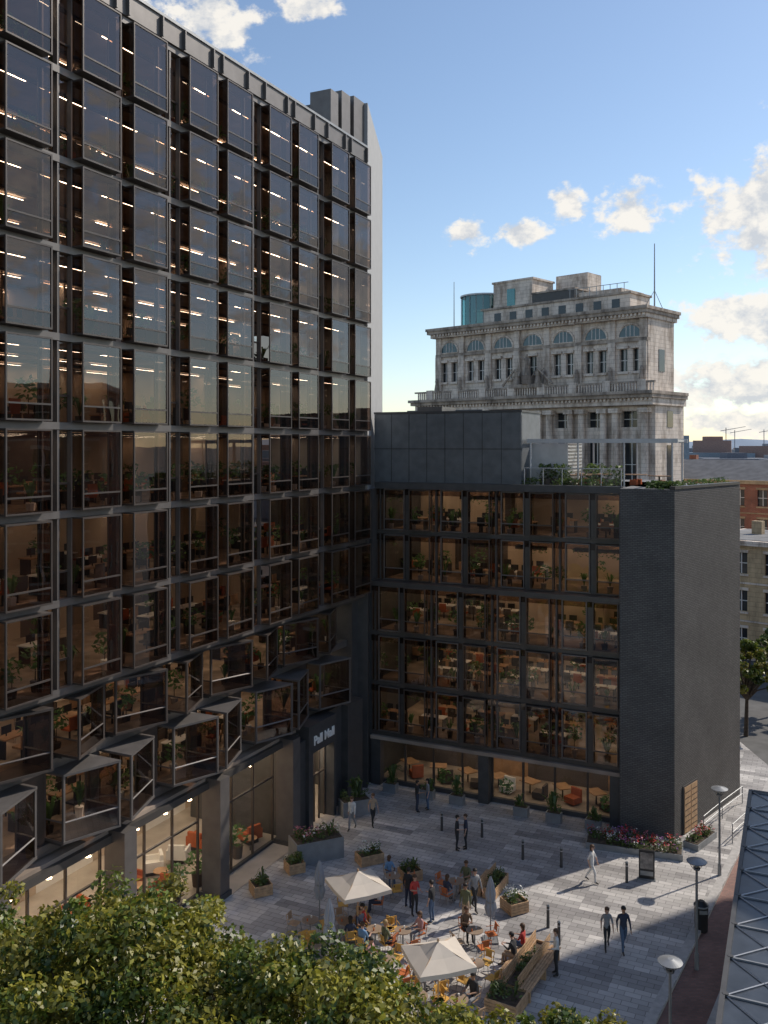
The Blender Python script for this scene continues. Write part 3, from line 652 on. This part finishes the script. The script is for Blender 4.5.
# ------------------------------------------------------------------ glass canopy (lower right)
MC=frameM((15.9,39.4),(-.413,-.911)); can=empty('glass_canopy',MC); c=MB()
M_can=mat('canopy_glass',(.05,.058,.07),.3,0,.35,1.2)
c.box(0,30,0,9,4.9,5.0,M_can)
for i in range(16): c.box(i*2-.03,i*2+.03,0.02,9,5.001,5.05,M_steel)
for j in range(1,5): c.box(0,30,j*1.9-.02,j*1.9+.02,5.002,5.04,M_steel)
c.box(-.1,30,-.14,-.002,4.75,5.08,M_dark); c.box(-.12,-.002,-.1,9,4.75,5.08,M_dark)
for i in range(5):
    c.tube((1+i*6.5,1.2,-.12),(1+i*6.5,1.2,4.9),.1,.1,M_steel,8)
for i in range(15):
    for j in range(4):
        c.tube((i*2,j*1.9,5.05),(i*2,j*1.9,5.09),.09,.09,M_dark,6)
        c.tube((i*2,j*1.9,5.03),(i*2+2,j*1.9+1.9,5.03),.02,.02,M_palemetal,4)
        c.tube((i*2+2,j*1.9,5.03),(i*2,j*1.9+1.9,5.03),.02,.02,M_palemetal,4)
c.build('roof',can)

# ------------------------------------------------------------------ trees
def leaf_object(name,cl,size,mats_,parent):
    P=[];Nn=[];MI=[]
    for (c,r,n,mi_) in cl:
        d=np.random.normal(size=(n,3)); d/=np.linalg.norm(d,axis=1)[:,None]; rr=r*np.random.uniform(.2,1.15,n)**.6
        P.append(np.array(c)+d*rr[:,None]*np.array([1,1,.75])); Nn.append(d*.5+np.random.normal(size=(n,3))*.75+np.array([0,0,.6])); mi2=np.full(n,mi_); sw=np.random.rand(n)<.25; mi2[sw]=np.random.randint(0,4,sw.sum()); MI.append(mi2)
    P=np.concatenate(P);Nn=np.concatenate(Nn);MI=np.concatenate(MI); Nn/=np.linalg.norm(Nn,axis=1)[:,None]; n=len(P)
    rv=np.random.normal(size=(n,3)); T=np.cross(Nn,rv); T/=np.linalg.norm(T,axis=1)[:,None]; B=np.cross(Nn,T)
    s=size*np.random.uniform(.6,1.25,n)[:,None]
    fold=Nn*s*.18
    vv=np.stack([P-T*s,P+B*s*.55+fold,P+T*s,P-B*s*.55+fold],axis=1).reshape(-1,3)
    me=bpy.data.meshes.new(name); me.vertices.add(n*4); me.vertices.foreach_set('co',vv.ravel()); me.loops.add(n*4); me.loops.foreach_set('vertex_index',np.arange(n*4))
    me.polygons.add(n); me.polygons.foreach_set('loop_start',np.arange(n)*4); me.polygons.foreach_set('material_index',MI.astype(np.int32))
    for m_ in mats_: me.materials.append(m_)
    me.update(calc_edges=True); me.validate()
    ob=bpy.data.objects.new(name,me); scene.collection.objects.link(ob); ob.parent=parent; return ob
LM=[leafmat('leaf_green',(.13,.175,.024)),leafmat('leaf_yellow_green',(.29,.27,.035)),leafmat('leaf_dark',(.06,.10,.018)),leafmat('leaf_olive',(.22,.20,.03))]
def tree(name,x,y,H,rad,cz,n_cl,leaves_per,size,seed=1,wts=(.35,.25,.2,.2)):
    random.seed(seed); np.random.seed(seed)
    e=empty(name,Matrix.Translation((x,y,0))); t=MB(); cl=[]
    zb=cz-rad*.75
    t.tube((0,0,-.1),(.1,.05,zb),.24*H/10,.16*H/10,M_bark,10)
    tips=[]
    for i in range(n_cl):
        a=R(0,6.28); u=R(-.75,1); rr=math.sqrt(max(0,1-u*u))*R(.55,1.08)*rad*(1+.18*math.sin(3*a+seed))
        c=(rr*math.cos(a),rr*math.sin(a),cz+u*rad*.72*R(.7,1.15)); 
        k_=R(.3,.85); cl.append((c,k_*rad*.19,int(leaves_per*k_*R(.8,1.5)),random.choices(range(4),wts)[0])); tips.append(c)
    for c in random.sample(tips,min(len(tips),46)):
        m1=(c[0]*.35,c[1]*.35,zb+(c[2]-zb)*.45); t.tube((.1,.05,zb-.3),m1,.09,.05,M_bark,6,False); t.tube(m1,c,.05,.012,M_bark,5,False)
    t.build('trunk_and_limbs',e); leaf_object('crown',cl,size,LM,e); return e
tree('plane_tree',-6.0,20.3,10,4.1,6.4,440,300,.08,3)
tree('plane_tree',-11.4,21.5,9.5,3.8,6.0,300,260,.08,5)
tree('plane_tree',-1.3,17.7,9.6,3.6,6.95,350,280,.075,8)
tree('plane_tree',2.9,17.2,9,2.5,7.1,200,230,.07,12)
tree('street_tree',25.0,63,6.6,2.4,4.5,90,170,.13,21,(.6,.2,.1,.1))
tree('street_tree',29.5,68,6.5,2.3,4.4,80,160,.12,22,(.5,.15,.3,.05))

# ------------------------------------------------------------------ street furniture
random.seed(11)
def lamp(x,y):
    b=MB(); b.tube((0,0,-.12),(0,0,.5),.09,.08,M_steel,12); b.tube((0,0,.5),(0,0,3.7),.055,.045,M_steel,10)
    b.tube((0,0,3.7),(0,0,3.78),.12,.14,M_steel,14); b.tube((0,0,3.78),(0,0,3.98),.13,.17,M_clear,14); b.tube((0,0,3.8),(0,0,3.95),.05,.05,M_white,8)
    b.tube((0,0,3.99),(0,0,4.03),.36,.38,M_steel,24); b.tube((0,0,4.03),(0,0,4.12),.38,.08,M_steel,24)
    for i in range(4): a=i*math.pi/2; b.tube((.15*math.cos(a),.15*math.sin(a),3.75),(.3*math.cos(a),.3*math.sin(a),4.0),.012,.012,M_steel,4)
    return b.build('street_lamp',loc=(x,y,0))
for p in((12.0,35.0),(15.6,42.4),(8.85,28.2)): lamp(*p)
def linked(name,me,x,y,rz=0,z=0,mats_=None):
    o=bpy.data.objects.new(name,me); scene.collection.objects.link(o); o.location=(x,y,z); o.rotation_euler=(0,0,rz)
    if mats_:
        for i,m_ in mats_.items(): o.material_slots[i].link='OBJECT'; o.material_slots[i].material=m_
    return o
b=MB(); b.tube((0,0,0),(0,0,.9),.07,.06,M_dark,12); b.tube((0,0,.9),(0,0,.96),.075,.05,M_steel,12); b.tube((0,0,.75),(0,0,.79),.066,.066,M_palemetal,12)
bo=b.build('bollard',loc=(6.7,41.6+2.4,0)); 
for x,y in((5.0,46.5),(6.8,35.0+2.8),(11.1,41.7),(3.0,47.3),(8.4,43.2),(7.0,36.5)): linked('bollard',bo.data,x,y)
b=MB(); b.tube((0,0,0),(0,0,1.0),.26,.28,M_black,16); b.tube((0,0,1.0),(0,0,1.06),.31,.31,M_steel,16); b.tube((0,0,1.06),(0,0,1.22),.29,.12,M_black,16); b.box(-.16,.16,-.3,-.25,.78,.93,M_steel); b.build('litter_bin',loc=(13.15,37.8,-.1))
b=MB(); b.box(-.35,.35,-.06,.06,0,1.35,M_black); b.box(-.29,.29,-.075,-.061,.5,1.25,mat('poster',(.2,.18,.17),.5,0,.5,6)); b.box(-.4,.4,-.12,.12,0,.05,M_steel); b.box(-.29,.29,-.078,-.0615,.2,.4,M_steel)
o=b.build('information_sign',loc=(12.1,42.0,0)); o.rotation_euler=(0,0,-.3)
b=MB(); hp=[Vector((16.4,46.8,0)),Vector((18.1,48.8,0)),Vector((20.0,50.9,0))]
for off in(Vector((0,0,0)),Vector((1.1,-1.0,0))):
    for i in range(2):
        for z in(.55,.95): b.tube(hp[i]+off+Vector((0,0,z)),hp[i+1]+off+Vector((0,0,z)),.025,.025,M_steel,6)
    for p in hp: b.tube(p+off,p+off+Vector((0,0,.95)),.025,.025,M_steel,6)
b.build('ramp_handrail')
M_canvas=mat('cream_canvas',(.60,.53,.45),.8,0,.05); M_gcanvas=mat('grey_canvas',(.33,.35,.39),.8,0,.1)
b=MB(); w_=1.02
for i in range(4):
    a0=i*math.pi/2+math.pi/4; a1=a0+math.pi/2; r_=w_*1.414
    p=Vector((r_*math.cos(a0),r_*math.sin(a0),2.35)); q=Vector((r_*math.cos(a1),r_*math.sin(a1),2.35)); mid=(p+q)/2; mid.z=2.31; top=Vector((0,0,2.85))
    pm=p.lerp(top,.5)-Vector((0,0,.05)); qm=q.lerp(top,.5)-Vector((0,0,.05)); mmid=(pm+qm)/2-Vector((0,0,.02))
    for tri in((p,mid,mmid,pm),(mid,q,qm,mmid),(pm,mmid,top),(mmid,qm,top)): b.poly(tri,M_canvas)
    b.poly([p,mid,mid-Vector((0,0,.16)),p-Vector((0,0,.16))],M_canvas); b.poly([mid,q,q-Vector((0,0,.16)),mid-Vector((0,0,.16))],M_canvas)
    b.tube(p-Vector((0,0,.03)),top-Vector((0,0,.06)),.012,.012,M_woodp,4); b.tube(p.lerp(top,.5)-Vector((0,0,.08)),(0,0,2.0),.01,.01,M_steel,4)
b.tube((0,0,.05),(0,0,2.9),.028,.025,M_woodp,8); b.box(-.35,.35,-.35,.35,0,.07,M_steel); b.tube((0,0,2.88),(0,0,2.96),.05,.02,M_woodp,8)
pm_=b.build('parasol',loc=(-1.05,36.7,0)); pm_.rotation_euler=(0,0,.45); linked('parasol',pm_.data,1.87,31.5,.3)
b=MB(); b.tube((0,0,.05),(0,0,1.0),.028,.028,M_steel,8)
prev=None
for z,r_ in((1.0,.12),(1.35,.2),(1.6,.15),(1.9,.17),(2.3,.11),(2.6,.03)):
    ring=[((r_*(1+.28*math.cos(8*t)))*math.cos(t),(r_*(1+.28*math.cos(8*t)))*math.sin(t),z) for t in np.linspace(0,2*math.pi,25)[:-1]]
    if prev:
        for i in range(24): j=(i+1)%24; b.poly([prev[i],prev[j],ring[j],ring[i]],M_gcanvas)
    prev=ring
b.tube((0,0,1.58),(0,0,1.62),.185,.185,M_steel,12); b.box(-.3,.3,-.3,.3,0,.07,M_steel)
cp=b.build('closed_parasol',loc=(-2.7,38.2,0)); 
for x,y in((-2.1,35.0),(4.3,36.8)): linked('closed_parasol',cp.data,x,y)
M_yel=mat('yellow_shell',(.66,.38,.09),.5,0,.1); M_ora=mat('orange_shell',(.55,.16,.05),.5,0,.1); M_tan=mat('tan_shell',(.45,.30,.18),.5)
b=MB()
b.box(-.2,.2,-.2,.2,.43,.46,M_yel); 
for i in range(4): 
    t0=-.6+i*.3; t1=t0+.3
    def bp(t,z): return (.24*math.sin(t),-.2-.05*math.cos(t)+.05 - (z-.46)*.12,z)
    b.poly([bp(t0,.55),bp(t1,.55),bp(t1,.82),bp(t0,.82)],M_yel); 
for x in(-.2,.2):
    b.tube((x,-.2,.44),(x*1.02,-.27,.82),.014,.014,M_yel,6)
    for y in(-.18,.18): b.tube((x*.9,y,.43),(x*1.15,y*1.25,0),.014,.011,M_steel,6)
b.box(-.2,.2,-.262,-.24,.79,.83,M_yel)
b.tube((-.22,-.2,.64),(-.22,.12,.64),.013,.013,M_yel,5); b.tube((.22,-.2,.64),(.22,.12,.64),.013,.013,M_yel,5)
ch=b.build('cafe_chair',loc=(-.3,38.6,0)); chm=ch.data
M_top=mat('table_top',(.33,.24,.17),.5,0,.15)
b=MB(); b.tube((0,0,.72),(0,0,.75),.34,.34,M_top,20); b.tube((0,0,.03),(0,0,.72),.03,.03,M_steel,8); b.tube((0,0,0),(0,0,.03),.24,.22,M_steel,16)
b.tube((.12,.1,.75),(.12,.1,.84),.03,.035,M_white,8); b.tube((-.15,-.05,.75),(-.15,-.05,.85),.03,.035,M_ora,8)
tb=b.build('cafe_table',loc=(-1.55,36.2,0)); tbm=tb.data
def planter(name,x,y,rz,w,d,h,wood=True,fl=None,tall=.35,n=130,seat=None):
    b=MB(); 
    if wood:
        nz=int(h/.12)
        for i in range(nz):
            z0=i*.12+.03; b.box(-w/2,w/2,-d/2,-d/2+.04,z0,z0+.105,M_woodp); b.box(-w/2,w/2,d/2-.04,d/2,z0,z0+.105,M_woodp); b.box(-w/2,-w/2+.04,-d/2+.042,d/2-.042,z0,z0+.105,M_woodp); b.box(w/2-.04,w/2,-d/2+.042,d/2-.042,z0,z0+.105,M_woodp)
        b.box(-w/2+.05,w/2-.05,-d/2+.05,d/2-.05,.02,h-.1,M_bark)
    else:
        b.box(-w/2,w/2,-d/2,d/2,0,h,M_steel); b.box(-w/2+.06,w/2-.06,-d/2+.06,d/2-.06,h+.002,h+.02,M_bark)
    for _ in range(n//8):
        c=(R(-w/2+.1,w/2-.1),R(-d/2+.1,d/2-.1),h+R(0,tall*.6)); b.leafball(c,.18,14,.08,M_leafg); 
        if fl and random.random()<.6: b.leafball((c[0],c[1],c[2]+.2),.16,11,.065,random.choice(fl))
    for _ in range(max(2,int(w*d*2))): b.frond((R(-w/2+.15,w/2-.15),R(-d/2+.15,d/2-.15),h),tall*(1.0 if fl else 1.5),9,M_leafg)
    if seat:
        for sgn in seat:
            y0=sgn*(d/2+.27)
            for i in range(4): b.box(-w/2,w/2,y0-.2+i*.105,y0-.2+i*.105+.085,.41,.45,M_woodp)
            for xx in(-w/2+.1,0,w/2-.18): b.box(xx,xx+.08,y0-.18,y0+.18,0,.409,M_woodp)
            for i in range(3): b.box(-w/2,w/2,sgn*(d/2+.02)-.015,sgn*(d/2+.02)+.015,.5+i*.13,.6+i*.13,M_woodp)
    o=b.build(name,loc=(x,y,0)); o.rotation_euler=(0,0,rz); return o
M_red=mat('red_flowers',(.6,.04,.04),.6); M_pink=mat('pink_flowers',(.55,.18,.22),.6); M_wf=mat('white_flowers',(.7,.7,.65),.6); M_pur=mat('purple_flowers',(.3,.12,.35),.6)
planter('timber_planter',-5.5,40.7,.45,.85,.85,.5); planter('timber_planter',-4.2,42.8,.45,.8,.8,.5)
planter('timber_planter',1.2,42.0,.45,.9,.8,.5); planter('timber_planter',-.7,43.7,.45,1.2,.8,.5,fl=[M_wf])
planter('planter_bench',5.4,34.4,1.05,3.4,.55,.5,tall=.22,n=90,seat=(1,-1)); planter('planter_bench',4.35,32.4,1.05,1.2,1.2,.5)
planter('timber_planter',5.6,39.2,.45,.9,.9,.5,fl=[M_wf]); planter('planter_bench',5.0,40.9,1.1,1.8,.6,.5,seat=(1,))
planter('granite_planter',-3.3,44.3,.42+math.pi/2,1.3,2.4,1.0,False,[M_wf,M_pink],.5,260)
planter('granite_planter',-1.6,49.5,.42,1.6,.8,.8,False,None,.8,160)
planter('flower_bed',12.4,45.2,-.32,4.6,1.5,.3,False,[M_red,M_red,M_wf,M_pink,M_pur],.35,1000)
planter('flower_bed',15.9,45.9,.82,2.2,.8,.3,False,[M_red,M_pink],.4,220)
for i,(s,) in enumerate([(1.3,),(3.4,),(5.2,),(8.9,),(10.7,),(13.0,)]):
    p=MW@Vector((s,.5,0)); planter('steel_planter',p.x,p.y,-.45,.8,.45,.5,False,None,.45+.3*(i%2),70)

# ------------------------------------------------------------------ people
SK=[mat('skin_light',(.55,.34,.25),.6),mat('skin_tan',(.38,.21,.13),.6),mat('skin_dark',(.13,.07,.045),.6)]
HR=[mat('hair_dark',(.02,.015,.012),.6),mat('hair_brown',(.09,.045,.022),.6),mat('hair_blond',(.35,.23,.1),.6)]
CLO={k_:mat('cloth_'+k_,c_,.85,0,.12,8) for k_,c_ in dict(white=(.68,.67,.65),navy=(.04,.05,.085),black=(.035,.035,.038),grey=(.27,.27,.28),red=(.5,.06,.05),denim=(.09,.14,.23),tan=(.42,.31,.21),olive=(.14,.15,.08),blue=(.16,.28,.44),pink=(.5,.28,.26),brown=(.16,.1,.06)).items()}
M_shoe=mat('shoe_leather',(.03,.025,.022),.5); M_eye=mat('eye_dark',(.02,.015,.01),.3); M_lip=mat('lips',(.35,.12,.1),.6)
def person_mesh(name,pose,female=False,short=False):
    k_=.95 if female else 1.0; V_=[];Rr=[];Eg=[];Rg=[]
    def v(p,r): V_.append(Vector(p)*k_); Rr.append(r*k_*1.0); return len(V_)-1
    def e(a,b_,rg): Eg.append((a,b_)); Rg.append(rg)
    sit=pose.startswith('sit'); dz=-.41 if sit else 0; lean=.06 if pose=='sit_lean' else 0
    pel=v((0,0,.96+dz),.13); sp=v((0,.0+lean*.4,1.14+dz),.115 if not female else .1); chs=v((0,.01+lean,1.33+dz),.135 if not female else .12); nb=v((0,lean*1.2,1.46+dz),.075); nk=v((0,.01+lean*1.4,1.53+dz),.052)
    hx=(0,.03+lean*1.5)
    h1=v((hx[0],hx[1],1.585+dz),.068); h2=v((hx[0],hx[1],1.655+dz),.088); h3=v((hx[0],hx[1]-.01,1.71+dz),.075)
    e(pel,sp,1);e(sp,chs,1);e(chs,nb,1);e(nb,nk,0);e(nk,h1,0);e(h1,h2,0);e(h2,h3,0)
    sw=.175 if not female else .155
    for sx in(-1,1):
        if pose=='stand': el=(sx*.225,-.02,1.13); wr=(sx*.235,.05,.89)
        elif pose=='walk': el=(sx*.22,-.12*sx,1.14); wr=(sx*.23,-.12*sx+.08,.91)
        elif pose=='phone': el=(sx*.22,.02,1.14); wr=(sx*.12,.26,1.2) if sx>0 else (sx*.2,.22,1.1)
        elif pose=='talk': el=(sx*.23,.0,1.13); wr=(sx*.2,.24,1.13) if sx>0 else (sx*.235,.06,.89)
        elif pose=='sit': el=(sx*.235,.1,1.15+dz+.02); wr=(sx*.15,.33,1.19+dz)
        else: el=(sx*.235,.14,1.17+dz); wr=(sx*.1,.38,1.2+dz+.02)
        s_=v((sx*sw,lean,1.41+dz),.062); el=v(el,.043); wr_=v(wr,.027)
        e(chs,s_,1); e(s_,el,2); e(el,wr_,3)
        W_=Vector(wr); El=V_[el]/k_; fd=(W_-El).normalized(); side=fd.cross(Vector((0,1,0.01)) if abs(fd.z)>.6 else Vector((0,0,1))).normalized()
        pa_=v(W_+fd*.055,.024); e(wr_,pa_,4)
        base=Vector(W_+fd*.055); spread=(side if abs(fd.z)<=.6 else Vector((0,1,0)))
        spread=(spread-fd*spread.dot(fd)).normalized()
        cur=(spread.cross(fd)).normalized()
        for i,ln in enumerate((.068,.078,.072,.055)):
            o_=spread*((i-1.5)*.019); f0=v(base+fd*.036+o_,.0085); f1=v(base+fd*(.036+ln*.5)+o_+cur*.008,.008); f2=v(base+fd*(.036+ln*.9)+o_+cur*.025,.0065)
            e(pa_,f0,4);e(f0,f1,4);e(f1,f2,4)
        t0=v(W_+fd*.035-spread*.034,.010); t1=v(W_+fd*.07-spread*.052+cur*.01,.008); e(pa_,t0,4); e(t0,t1,4)
        hp=v((sx*.085,0,.90+dz),.098)
        if sit: kn=(sx*.11,.42,.50); an=(sx*.11,.40 if sx>0 else .46,.09)
        elif pose=='walk': kn=(sx*.09,.14*sx+.05,.52); an=(sx*.09,.26*sx-.06,.10 if sx>0 else .15)
        else: kn=(sx*.1,.025,.5); an=(sx*.115,-.02,.09)
        kn_=v(kn,.062); cf=v(Vector(kn).lerp(Vector(an),.3)+Vector((0,-.015,0)),.055); an_=v(an,.037); to=v((an[0]*1.1,an[1]+.17,.038 if an[2]<.12 else .05),.034); hl=v((an[0],an[1]-.035,.045 if an[2]<.12 else .09),.036)
        e(pel,hp,5);e(hp,kn_,5);e(kn_,cf,5);e(cf,an_,5);e(an_,to,6);e(an_,hl,6)
    me=bpy.data.meshes.new(name); me.from_pydata([tuple(x) for x in V_],Eg,[]); ob=bpy.data.objects.new(name+'_tmp',me); scene.collection.objects.link(ob)
    sm=ob.modifiers.new('Skin','SKIN'); sm.use_smooth_shade=True
    for i,sv in enumerate(me.skin_vertices[0].data): sv.radius=(Rr[i],Rr[i]); sv.use_root=(i==0)
    ss=ob.modifiers.new('Sub','SUBSURF'); ss.levels=1; ss.render_levels=1
    dg=bpy.context.evaluated_depsgraph_get(); dg.update(); res=bpy.data.meshes.new_from_object(ob.evaluated_get(dg)); bpy.data.objects.remove(ob)
    vv=[tuple(x.co) for x in res.vertices]; ff=[tuple(p.vertices) for p in res.polygons]
    A_=np.array([V_[a] for a,_ in Eg]); B_=np.array([V_[b_] for _,b_ in Eg]); AB=B_-A_; l2=(AB**2).sum(1); ra=np.array([Rr[a] for a,_ in Eg]); rb=np.array([Rr[b_] for _,b_ in Eg])
    mp_={0:0,1:1,2:1,3:0 if short else 1,4:0,5:2,6:3}; mi=[]
    for p in res.polygons:
        c=np.array(p.center); t=np.clip(((c-A_)*AB).sum(1)/l2,0,1); d=np.linalg.norm(c-(A_+AB*t[:,None]),axis=1)-(ra+(rb-ra)*t); j=int(np.argmin(d)); g_=mp_[Rg[j]]
        if Rg[j]==1 and c[2]<(.93+dz)*k_: g_=2
        mi.append(g_)
    b=MB(); b.mats=[SK[0],CLO['navy'],CLO['denim'],M_shoe,HR[0],M_eye,M_lip]; b.v=vv; b.f=ff; b.m=mi
    hz=(1.66+dz)*k_; hy=hx[1]*k_
    def ell(c,r,m_,n=8,cond=None):
        prev=None
        for i in range(n+1):
            th=math.pi*i/n; ring=[(c[0]+r[0]*math.sin(th)*math.cos(t),c[1]+r[1]*math.sin(th)*math.sin(t),c[2]+r[2]*math.cos(th)) for t in np.linspace(0,2*math.pi,13)[:-1]]
            if prev:
                for q in range(12):
                    w2=(q+1)%12; fc=[prev[q],prev[w2],ring[w2],ring[q]]; cen=sum((Vector(x) for x in fc),Vector())/4
                    if cond is None or cond(cen): b.poly(fc,m_)
            prev=ring
    for sx in(-1,1):
        ell((sx*.032,hy+.083,hz),(.011,.007,.007),M_eye,4); ell((sx*.088,hy,hz-.01),(.012,.02,.03),SK[0],5)
    ell((0,hy+.098,hz-.02),(.012,.018,.022),SK[0],5); ell((0,hy+.086,hz-.055),(.022,.008,.006),M_lip,4)
    ell((0,hy-.014,hz+.022),(.1,.108,.1),HR[0],10,cond=lambda c_:(c_.z>hz+.035) or (c_.y<hy-.005 and c_.z>hz-.075))
    if female: ell((0,hy-.06,hz-.07),(.085,.05,.13),HR[0],8)
    me2=bpy.data.meshes.new(name); me2.from_pydata(b.v,[],b.f)
    for m_ in b.mats: me2.materials.append(m_)
    me2.polygons.foreach_set('material_index',b.m); me2.polygons.foreach_set('use_smooth',[True]*len(b.f)); me2.update()
    return me2
PM={}
for pose in('stand','walk','phone','talk','sit','sit_lean'):
    for fem in(0,1): PM[pose,fem]=person_mesh('person_'+pose,pose,bool(fem),short=(pose in('talk','sit') or fem==1))
def person(x,y,pose,deg,top,bot,fem=0,skin=0,hair=0,z=0):
    me=PM[pose,fem]; o=bpy.data.objects.new('person',me); scene.collection.objects.link(o); o.location=(x,y,z); o.rotation_euler=(0,0,math.radians(deg)); s=R(.97,1.04); o.scale=(s,s,s)
    if pose.startswith('sit'): o.scale=(1,1,1)
    for i,m_ in((0,SK[skin]),(1,CLO[top]),(2,CLO[bot]),(4,HR[hair])): o.material_slots[i].link='OBJECT'; o.material_slots[i].material=m_
    return o
for a in[(-1.66,47.4,'walk',160,'white','grey',0,0,1),(-.58,47.9,'walk',200,'tan','black',1,0,1),(1.8,49.7,'talk',-80,'black','navy',0,1,0),(2.4,50.0,'stand',100,'grey','denim',1,0,0),
 (3.6,45.0,'talk',-100,'black','black',0,0,0),(4.05,45.15,'talk',90,'navy','black',0,0,1),(9.5,41.7,'walk',-120,'white','white',1,0,1),(8.85,36.2,'walk',175,'grey','black',1,0,1),(9.45,36.0,'walk',185,'navy','denim',0,1,0),
 (6.5,34.4,'phone',90,'white','black',0,0,1),(3.4,38.0,'stand',150,'olive','tan',0,1,0),(1.3,38.8,'phone',-150,'red','black',1,0,1),(2.0,38.2,'talk',60,'black','denim',0,0,0),(3.9,39.2,'walk',210,'grey','black',0,0,0),(1.05,39.4,'stand',-30,'black','navy',0,1,0)]:
    person(*a)
tops=['black','white','navy','red','tan','grey','blue','olive','pink','brown']; bots=['black','denim','navy','grey','tan']
random.seed(5); first_t=True; used_first=False
def cluster(x,y,rot,occ,n=4,col=None):
    """cafe table with n chairs; occ = indices of occupied chairs"""
    global first_t,used_first
    if first_t: tb.location=(x,y,0); first_t=False
    else: linked('cafe_table',tbm,x,y,rot)
    for i in range(n):
        a=rot+i*2*math.pi/n; dd=.74; cx,cy=x+math.cos(a)*dd,y+math.sin(a)*dd; rz=a+math.pi/2+R(-.15,.15)
        m_=random.choice([M_yel,M_yel,M_ora,M_tan]) if col is None else col
        if not used_first: ch.location=(cx,cy,0); ch.rotation_euler=(0,0,rz); used_first=True
        else: linked('cafe_chair',chm,cx,cy,rz,0,{0:m_})
        if i in occ:
            fx,fy=-math.sin(rz),math.cos(rz); f_=random.randint(0,1)
            person(cx-fx*.07,cy-fy*.07,random.choice(['sit','sit_lean']),math.degrees(rz),random.choice(tops),random.choice(bots),f_,random.choice([0,0,1,2]),random.choice([0,0,1,1,2]))
cluster(-1.55,36.9,.3,(0,3)); cluster(-.35,36.3,.9,(1,2)); cluster(-1.0,38.9,.1,(0,)); cluster(.75,36.2,.5,(0,2)); cluster(.1,34.2,1.0,(1,)); cluster(1.2,31.9,.4,(2,)); cluster(2.6,31.7,.8,(0,)); cluster(1.9,33.6,.2,(2,),4)
cluster(-3.0,37.0,.6,(),3); cluster(3.6,36.2,.4,(1,)); cluster(3.2,40.3,.9,(0,2)); cluster(.4,40.8,.2,(1,)); cluster(-2.6,35.2,.1,(),3); cluster(3.4,33.9,.9,(),4); cluster(.3,32.4,.4,(3,),4)
bd=Vector((math.cos(1.05),math.sin(1.05),0)); bn=Vector((-bd.y,bd.x,0)); p=Vector((5.4,34.4,0))+bn*.6+bd*1.1
person(p.x,p.y,'sit',math.degrees(math.atan2(bn.y,bn.x))-90,'red','denim',1,0,1)
p=Vector((5.4,34.4,0))+bn*.6+bd*.2; person(p.x,p.y,'sit_lean',math.degrees(math.atan2(bn.y,bn.x))-90,'black','tan',0,0,0)
print('objects',len(bpy.data.objects))
